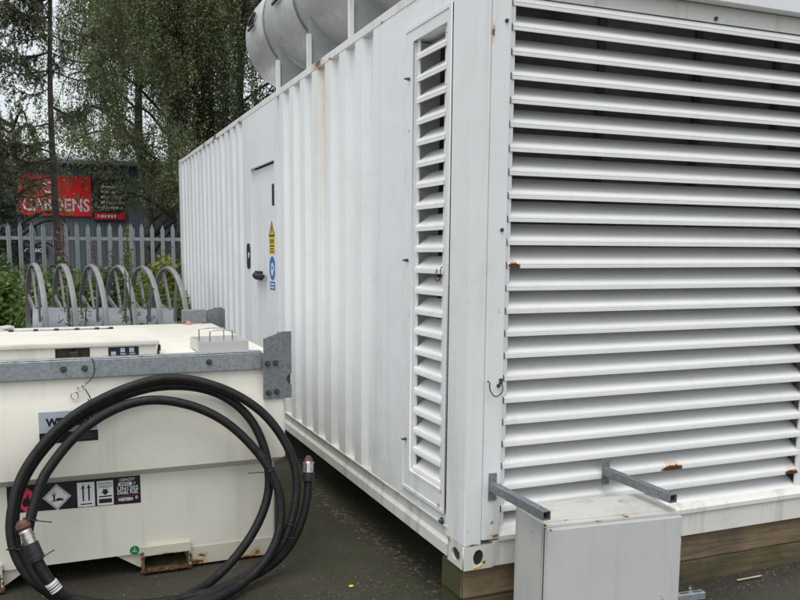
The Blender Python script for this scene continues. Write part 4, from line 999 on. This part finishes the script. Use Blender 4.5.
def birch(x, y, h, r, label, mat, zlow, n_str, seed, hol=()):
    rg = np.random.default_rng(seed)
    t = thing('birch_tree', (x, y, 0), label, 'tree', 'birch trees beyond the fence')
    tr = catmull([(x, y, 0), (x + .1, y, h * .25), (x - .1, y + .1, h * .5), (x + .05, y, h * .8), (x, y, h)], 6)
    finish('trunk', TB(tr, lambda u: .17 * (1 - u) ** .8 + .012, 8), 'birchbark', t, True)
    bm = bmesh.new(); cs = []
    limbs = []
    for k in range(34):
        u = rg.uniform(.18, .97); p = np.array(tr[int(u * (len(tr) - 1))]); az = rg.uniform(0, 2 * PI)
        ln = r * (1.05 - .6 * abs(u - .45)) * rg.uniform(.55, 1.05)
        d = np.array([math.cos(az), math.sin(az), .0])
        q1 = p + d * ln * .5 + np.array([0, 0, ln * .35]); q2 = p + d * ln * .85 + np.array([0, 0, ln * .30]); q3 = p + d * ln + np.array([0, 0, -.05])
        pts = catmull([p, q1, q2, q3], 6); limbs.append(pts)
        tube(bm, [tuple(a) for a in pts], lambda u_: .035 * (1 - u_) + .006, 5)
    finish('limbs', bm, 'bark', t, True)
    bm = bmesh.new()
    for k in range(n_str):
        Lm = limbs[rg.integers(len(limbs))]; i = int(rg.uniform(.30, 1) * (len(Lm) - 1)); p = Lm[i] + rg.normal(size=3) * np.array([.28, .28, .22]); zl = zlow - (.9 if p[0] > .35 and rg.random() < .5 else 0)
        ln = min(rg.uniform(.5, 2.1), max(.2, p[2] - zl - rg.uniform(0, .5)))
        m = int(ln * 46) + 6; u = np.sort(rg.random(m))
        sway = rg.normal(size=2) * .10
        st = np.stack([p[0] + sway[0] * u * ln + rg.normal(size=m) * .05, p[1] + sway[1] * u * ln + rg.normal(size=m) * .05, p[2] - u * ln + rg.normal(size=m) * .03], 1)
        cs.append(st)
        if k % 3 == 0: tube(bm, [p, p + np.array([sway[0] * ln * .5, sway[1] * ln * .5, -ln * .5]), p + np.array([sway[0] * ln, sway[1] * ln, -ln])], .004, 3, caps=False)
    finish('twigs', bm, 'bark', t)
    C_ = np.concatenate(cs)
    for (hx, hz, hr) in hol:           # thin spots in the crown
        dd = np.hypot(C_[:, 0] - hx, (C_[:, 2] - hz) * .6); C_ = C_[(dd > hr) | (rg.random(len(C_)) < .12)]
    leaf_mesh('crown', C_[C_[:, 2] > zlow - 1.0], .060, mat, t, .62, .5)
    return len(C_)
birch(1.05, 17.2, 9.8, 2.6, 'tall weeping birch with olive crown left of the container roof', 'birchleaf', 3.75, 2400, 3, [(.2, 5.1, .35), (-.5, 6.2, .3), (-.9, 4.8, .3), (.95, 5.0, .22)])
birch(2.9, 18.0, 10.2, 2.5, 'dark weeping birch rising directly behind the container roof and silencer', 'birchleafd', 2.6, 2300, 5, [(1.6, 5.3, .22)])
birch(.55, 20.0, 10.2, 2.7, 'weeping birch behind the thin larch, left of the tall olive birch', 'birchleaf', 4.25, 1900, 9, [(-1.3, 6.0, .4), (-.6, 5.0, .35)])
birch(-2.6, 16.8, 4.9, 1.4, 'small olive birch at the left edge behind the thin larch', 'birchleaf', 3.6, 620, 17)
birch(4.6, 15.5, 9.6, 2.1, 'weeping birch hidden lowest behind the white container, right of the others', 'birchleafd', 2.8, 1100, 13)

def larch():
    x, y, h = -1.80, 10.9, 8.2
    t = thing('larch_tree', (x, y, 0), 'thin larch with sparse drooping branches standing before the palisade fence', 'tree')
    tr = [(x - .03 + .03 * math.sin(k * .9), y, h * k / 10) for k in range(11)]; tr = catmull([(a + .022 * c, b, c) for a, b, c in tr], 3)
    finish('trunk', TB(tr, lambda u: .062 * (1 - u) + .012, 8), 'bark', t, True)
    bm = bmesh.new(); cs = []
    for k in range(96):
        u = RNG.uniform(.36, .99); p = np.array(tr[int(u * (len(tr) - 1))]); az = RNG.uniform(0, 2 * PI)
        if RNG.random() < .35: az = PI + RNG.normal() * .5
        if p[2] < 4.1 and math.cos(az) > -.2: continue
        ln = (1.6 * (1.12 - u) + .30) * RNG.uniform(.6, 1.1); d = np.array([math.cos(az), math.sin(az), 0])
        up = RNG.uniform(.0, .35)
        pts = catmull([p, p + d * ln * .4 + np.array([0, 0, -.10 * ln]), p + d * ln * .8 + np.array([0, 0, (-.05 + up * .5) * ln]), p + d * ln + np.array([0, 0, (.04 + up) * ln])], 5)
        tube(bm, [tuple(a) for a in pts], lambda v: .012 * (1 - v) + .003, 4, caps=False)
        for i in range(3, len(pts)):
            for j in range(2):
                q = np.array(pts[i]) + RNG.normal(size=3) * .02; e = q + np.array([RNG.normal() * .10, RNG.normal() * .10, -RNG.uniform(.04, .30)]) + d * .06
                tube(bm, [tuple(q), tuple(e)], .0025, 3, caps=False)
                m = 20; v = RNG.random(m)[:, None]; cs.append(q * (1 - v) + e * v + RNG.normal(size=(m, 3)) * .012)
    finish('branches', bm, 'bark', t)
    leaf_mesh('crown', np.concatenate(cs), 0.055, 'larchleaf', t, .30, .4)
larch()
def conifer(x, y, h, r, label, seed, zb=.6):
    rg = np.random.default_rng(seed); t = thing('conifer_tree', (x, y, 0), label, 'tree', 'dark conifers at the left edge')
    finish('trunk', TB([(x, y, 0), (x, y, h * .5), (x, y, h)], lambda u: .12 * (1 - u) + .01, 8), 'bark', t, True)
    cs = []
    for k in range(230):
        u = rg.random() ** .8; z = zb + (h - zb) * u; az = rg.uniform(0, 2 * PI); ln = r * (1.03 - u) * rg.uniform(.7, 1.1) + .1
        m = int(60 + 110 * ln / r); v = rg.random(m) ** .6
        P_ = np.stack([x + math.cos(az) * v * ln, y + math.sin(az) * v * ln, z - .28 * v * ln + .1 * v ** 3], 1); P_ += rg.normal(size=(m, 3)) * np.array([.09, .09, .05]); P_[:, 2] -= rg.random(m) * .14
        cs.append(P_)
    leaf_mesh('crown', np.concatenate(cs), .075, 'coniferleaf', t, .3, .3)
conifer(-2.95, 13.0, 4.5, 1.15, 'dark dense conifer at the left edge behind the fence', 21)
conifer(-4.6, 14.5, 6.0, 1.3, 'dark conifer just outside the left edge beyond the denser one', 22)

def shrub(x, y, w, d, h, n, mat, size, label, seed, group='green shrubs along the fence', z0=.15):
    rg = np.random.default_rng(seed); t = thing('shrub', (x, y, 0), label, 'shrub', group)
    bm = bmesh.new(); cs = []
    for k in range(16 + int(26 * w)):
        az = rg.uniform(0, 2 * PI); q = math.sqrt(rg.random()); e = np.array([x + math.cos(az) * w * .5 * q, y + math.sin(az) * d * .5 * q, h * (1 - .28 * q * q) * rg.uniform(.72, 1.06)])
        b = np.array([x + (e[0] - x) * .35, y + (e[1] - y) * .35, .0]); mid = (b + e) / 2 + rg.normal(size=3) * .05
        tube(bm, [tuple(b), tuple(mid), tuple(e)], lambda u: .010 * (1 - u) + .003, 4, caps=False)
        m = int(2.6 * n) // (16 + int(26 * w)); v = rg.random(m)[:, None] ** .55; cs.append((b * (1 - v) + e * v) + rg.normal(size=(m, 3)) * np.array([.085, .085, .07]))
    finish('stems', bm, 'stem', t); C_ = np.concatenate(cs); C_[:, 2] = np.maximum(C_[:, 2], z0 * rg.random(len(C_)))
    leaf_mesh('foliage', C_, size, mat, t, .6, .1)
shrub(-2.55, 8.6, 1.1, .9, 1.52, 4200, 'shrubleaf', .085, 'bright green leafy shrub at the left edge beside the first reel ring', 31)
shrub(-1.75, 8.9, 1.0, .8, 1.62, 5600, 'shrubleaf', .08, 'mid green shrub behind the second and third reel rings', 32)
shrub(-1.05, 9.1, 1.0, .8, 1.58, 5200, 'herbleaf', .08, 'greyish green shrub behind the middle reel rings', 33)
shrub(-.35, 9.5, 1.1, .8, 1.74, 4600, 'shrubyellow', .08, 'yellow-green shrub behind the right reel rings next to the container', 34)
shrub(-.42, 8.7, .8, .7, 1.40, 3600, 'shrubleaf', .075, 'low green shrub between the last reel ring and the yellow shrub', 35)
shrub(-2.9, 10.3, 1.1, .6, 1.95, 4600, 'herbleaf', .07, 'tall dull green shrub against the fence at the left edge', 36)
def herb(x, y, h, mat_f, label, seed, flower=True):
    rg = np.random.default_rng(seed); t = thing('willowherb', (x, y, 0), label, 'plant', 'tall willowherb stems by the fence')
    bm = bmesh.new(); cl = []; cf = []
    for k in range(4):
        b = np.array([x + rg.normal() * .05, y + rg.normal() * .08, 0]); e = b + np.array([rg.normal() * .08, rg.normal() * .08, h * rg.uniform(.8, 1.02)])
        tube(bm, [tuple(b), tuple((b + e) / 2 + rg.normal(size=3) * .02), tuple(e)], .006, 4, caps=False)
        m = 70; v = rg.random(m)[:, None] * (.8 if flower else 1.0); cl.append(b * (1 - v) + e * v + rg.normal(size=(m, 3)) * np.array([.06, .06, .02]))
        m = 60; v = .72 + rg.random(m)[:, None] * .28; cf.append(b * (1 - v) + e * v + rg.normal(size=(m, 3)) * np.array([.03, .03, .02]))
    finish('stems', bm, 'stem', t); leaf_mesh('leaves', np.concatenate(cl), .08, 'herbleaf', t, .25, -.1)
    if flower: leaf_mesh('flower_spike', np.concatenate(cf), .04, mat_f, t, .7, 0)
herb(-1.62, 10.6, 2.3, 'pinkflower', 'faded pink willowherb just right of the thin larch trunk', 41)
herb(-1.12, 10.5, 2.05, 'pinkflower', 'faded pink willowherb behind the middle reel rings', 42)
herb(-2.15, 10.2, 1.75, 'pinkflower', 'short pink willowherb behind the first reel ring', 43)
herb(-.75, 10.3, 2.2, 'shrubyellow', 'tall seeding willowherb with yellow tips under the black notice board', 44)
herb(-1.0, 6.05, 1.62, 'herbleaf', 'leafy weed growing up through the fourth reel ring', 45, False)
herb(-1.62, 6.0, 1.36, 'herbleaf', 'small leafy weed in front of the drum by the second ring', 46, False)

# ------------------------------------------------------------------ camera, light, world
cam = bpy.data.cameras.new('camera'); co = bpy.data.objects.new('camera', cam); COL.objects.link(co); SC.camera = co
yaw, pitch_, roll = .3774, .1251, .0047
cy, sy, cp, sp = math.cos(yaw), math.sin(yaw), math.cos(pitch_), math.sin(pitch_)
f = Vector((sy * cp, cy * cp, -sp)); r0 = Vector((cy, -sy, 0)); u0 = r0.cross(f)
r = r0 * math.cos(roll) + u0 * math.sin(roll); u = -r0 * math.sin(roll) + u0 * math.cos(roll)
co.matrix_world = Matrix(((r.x, u.x, -f.x, -1.7809), (r.y, u.y, -f.y, -3.3427), (r.z, u.z, -f.z, 1.8178), (0, 0, 0, 1)))
cam.sensor_width = 36; cam.lens = 36 * 805.625 / 800
cam.shift_x = (400 - 377.5953) / 800; cam.shift_y = (352.5068 - 300) / 800
cam.clip_start = .05; cam.clip_end = 1500

EL, AZ = math.radians(66), math.radians(-140)       # sun direction, soft overcast (azimuth measured from +Y to +X)
sd = bpy.data.lights.new('sun', 'SUN'); sd.energy = 1.55; sd.angle = math.radians(40); sd.color = (1, .975, .94)
so = bpy.data.objects.new('sun', sd); COL.objects.link(so); so.location = (0, -6, 12)
dirv = Vector((math.sin(AZ) * math.cos(EL), math.cos(AZ) * math.cos(EL), math.sin(EL)))
so.rotation_euler = dirv.to_track_quat('Z', 'Y').to_euler()

w = bpy.data.worlds.new('World'); SC.world = w; w.use_nodes = True
nt = w.node_tree; nt.nodes.clear(); N = nt.nodes.new; K = nt.links.new
out = N('ShaderNodeOutputWorld'); sky = N('ShaderNodeTexSky'); sky.sky_type = 'NISHITA'; sky.sun_disc = False
sky.sun_elevation = EL; sky.sun_rotation = AZ; sky.dust_density = 4; sky.air_density = 1.5
b1 = N('ShaderNodeBackground'); b1.inputs[1].default_value = .05; K(sky.outputs[0], b1.inputs[0])
tc = N('ShaderNodeTexCoord'); sx = N('ShaderNodeSeparateXYZ'); K(tc.outputs['Generated'], sx.inputs[0])
mr = N('ShaderNodeMapRange'); mr.inputs['From Min'].default_value = -.05; mr.inputs['From Max'].default_value = 1; mr.inputs['To Min'].default_value = .66; mr.inputs['To Max'].default_value = 1.05; K(sx.outputs[2], mr.inputs[0])
ns = N('ShaderNodeTexNoise'); ns.inputs['Scale'].default_value = 2.2; ns.inputs['Detail'].default_value = 5; K(tc.outputs['Generated'], ns.inputs['Vector'])
m2_ = N('ShaderNodeMath'); m2_.operation = 'MULTIPLY_ADD'; m2_.inputs[1].default_value = .25; m2_.inputs[2].default_value = .875; K(ns.outputs['Fac'], m2_.inputs[0])
m3 = N('ShaderNodeMath'); m3.operation = 'MULTIPLY'; K(mr.outputs[0], m3.inputs[0]); K(m2_.outputs[0], m3.inputs[1])
b2_ = N('ShaderNodeBackground'); b2_.inputs[0].default_value = (.93, .97, 1.0, 1); K(m3.outputs[0], b2_.inputs[1])
ad = N('ShaderNodeAddShader'); K(b1.outputs[0], ad.inputs[0]); K(b2_.outputs[0], ad.inputs[1]); K(ad.outputs[0], out.inputs[0])
SC.view_settings.view_transform = 'Standard'; SC.view_settings.look = 'None'; SC.view_settings.exposure = 0
SC.cycles.max_bounces = 6; SC.cycles.transparent_max_bounces = 4; SC.cycles.use_denoising = True
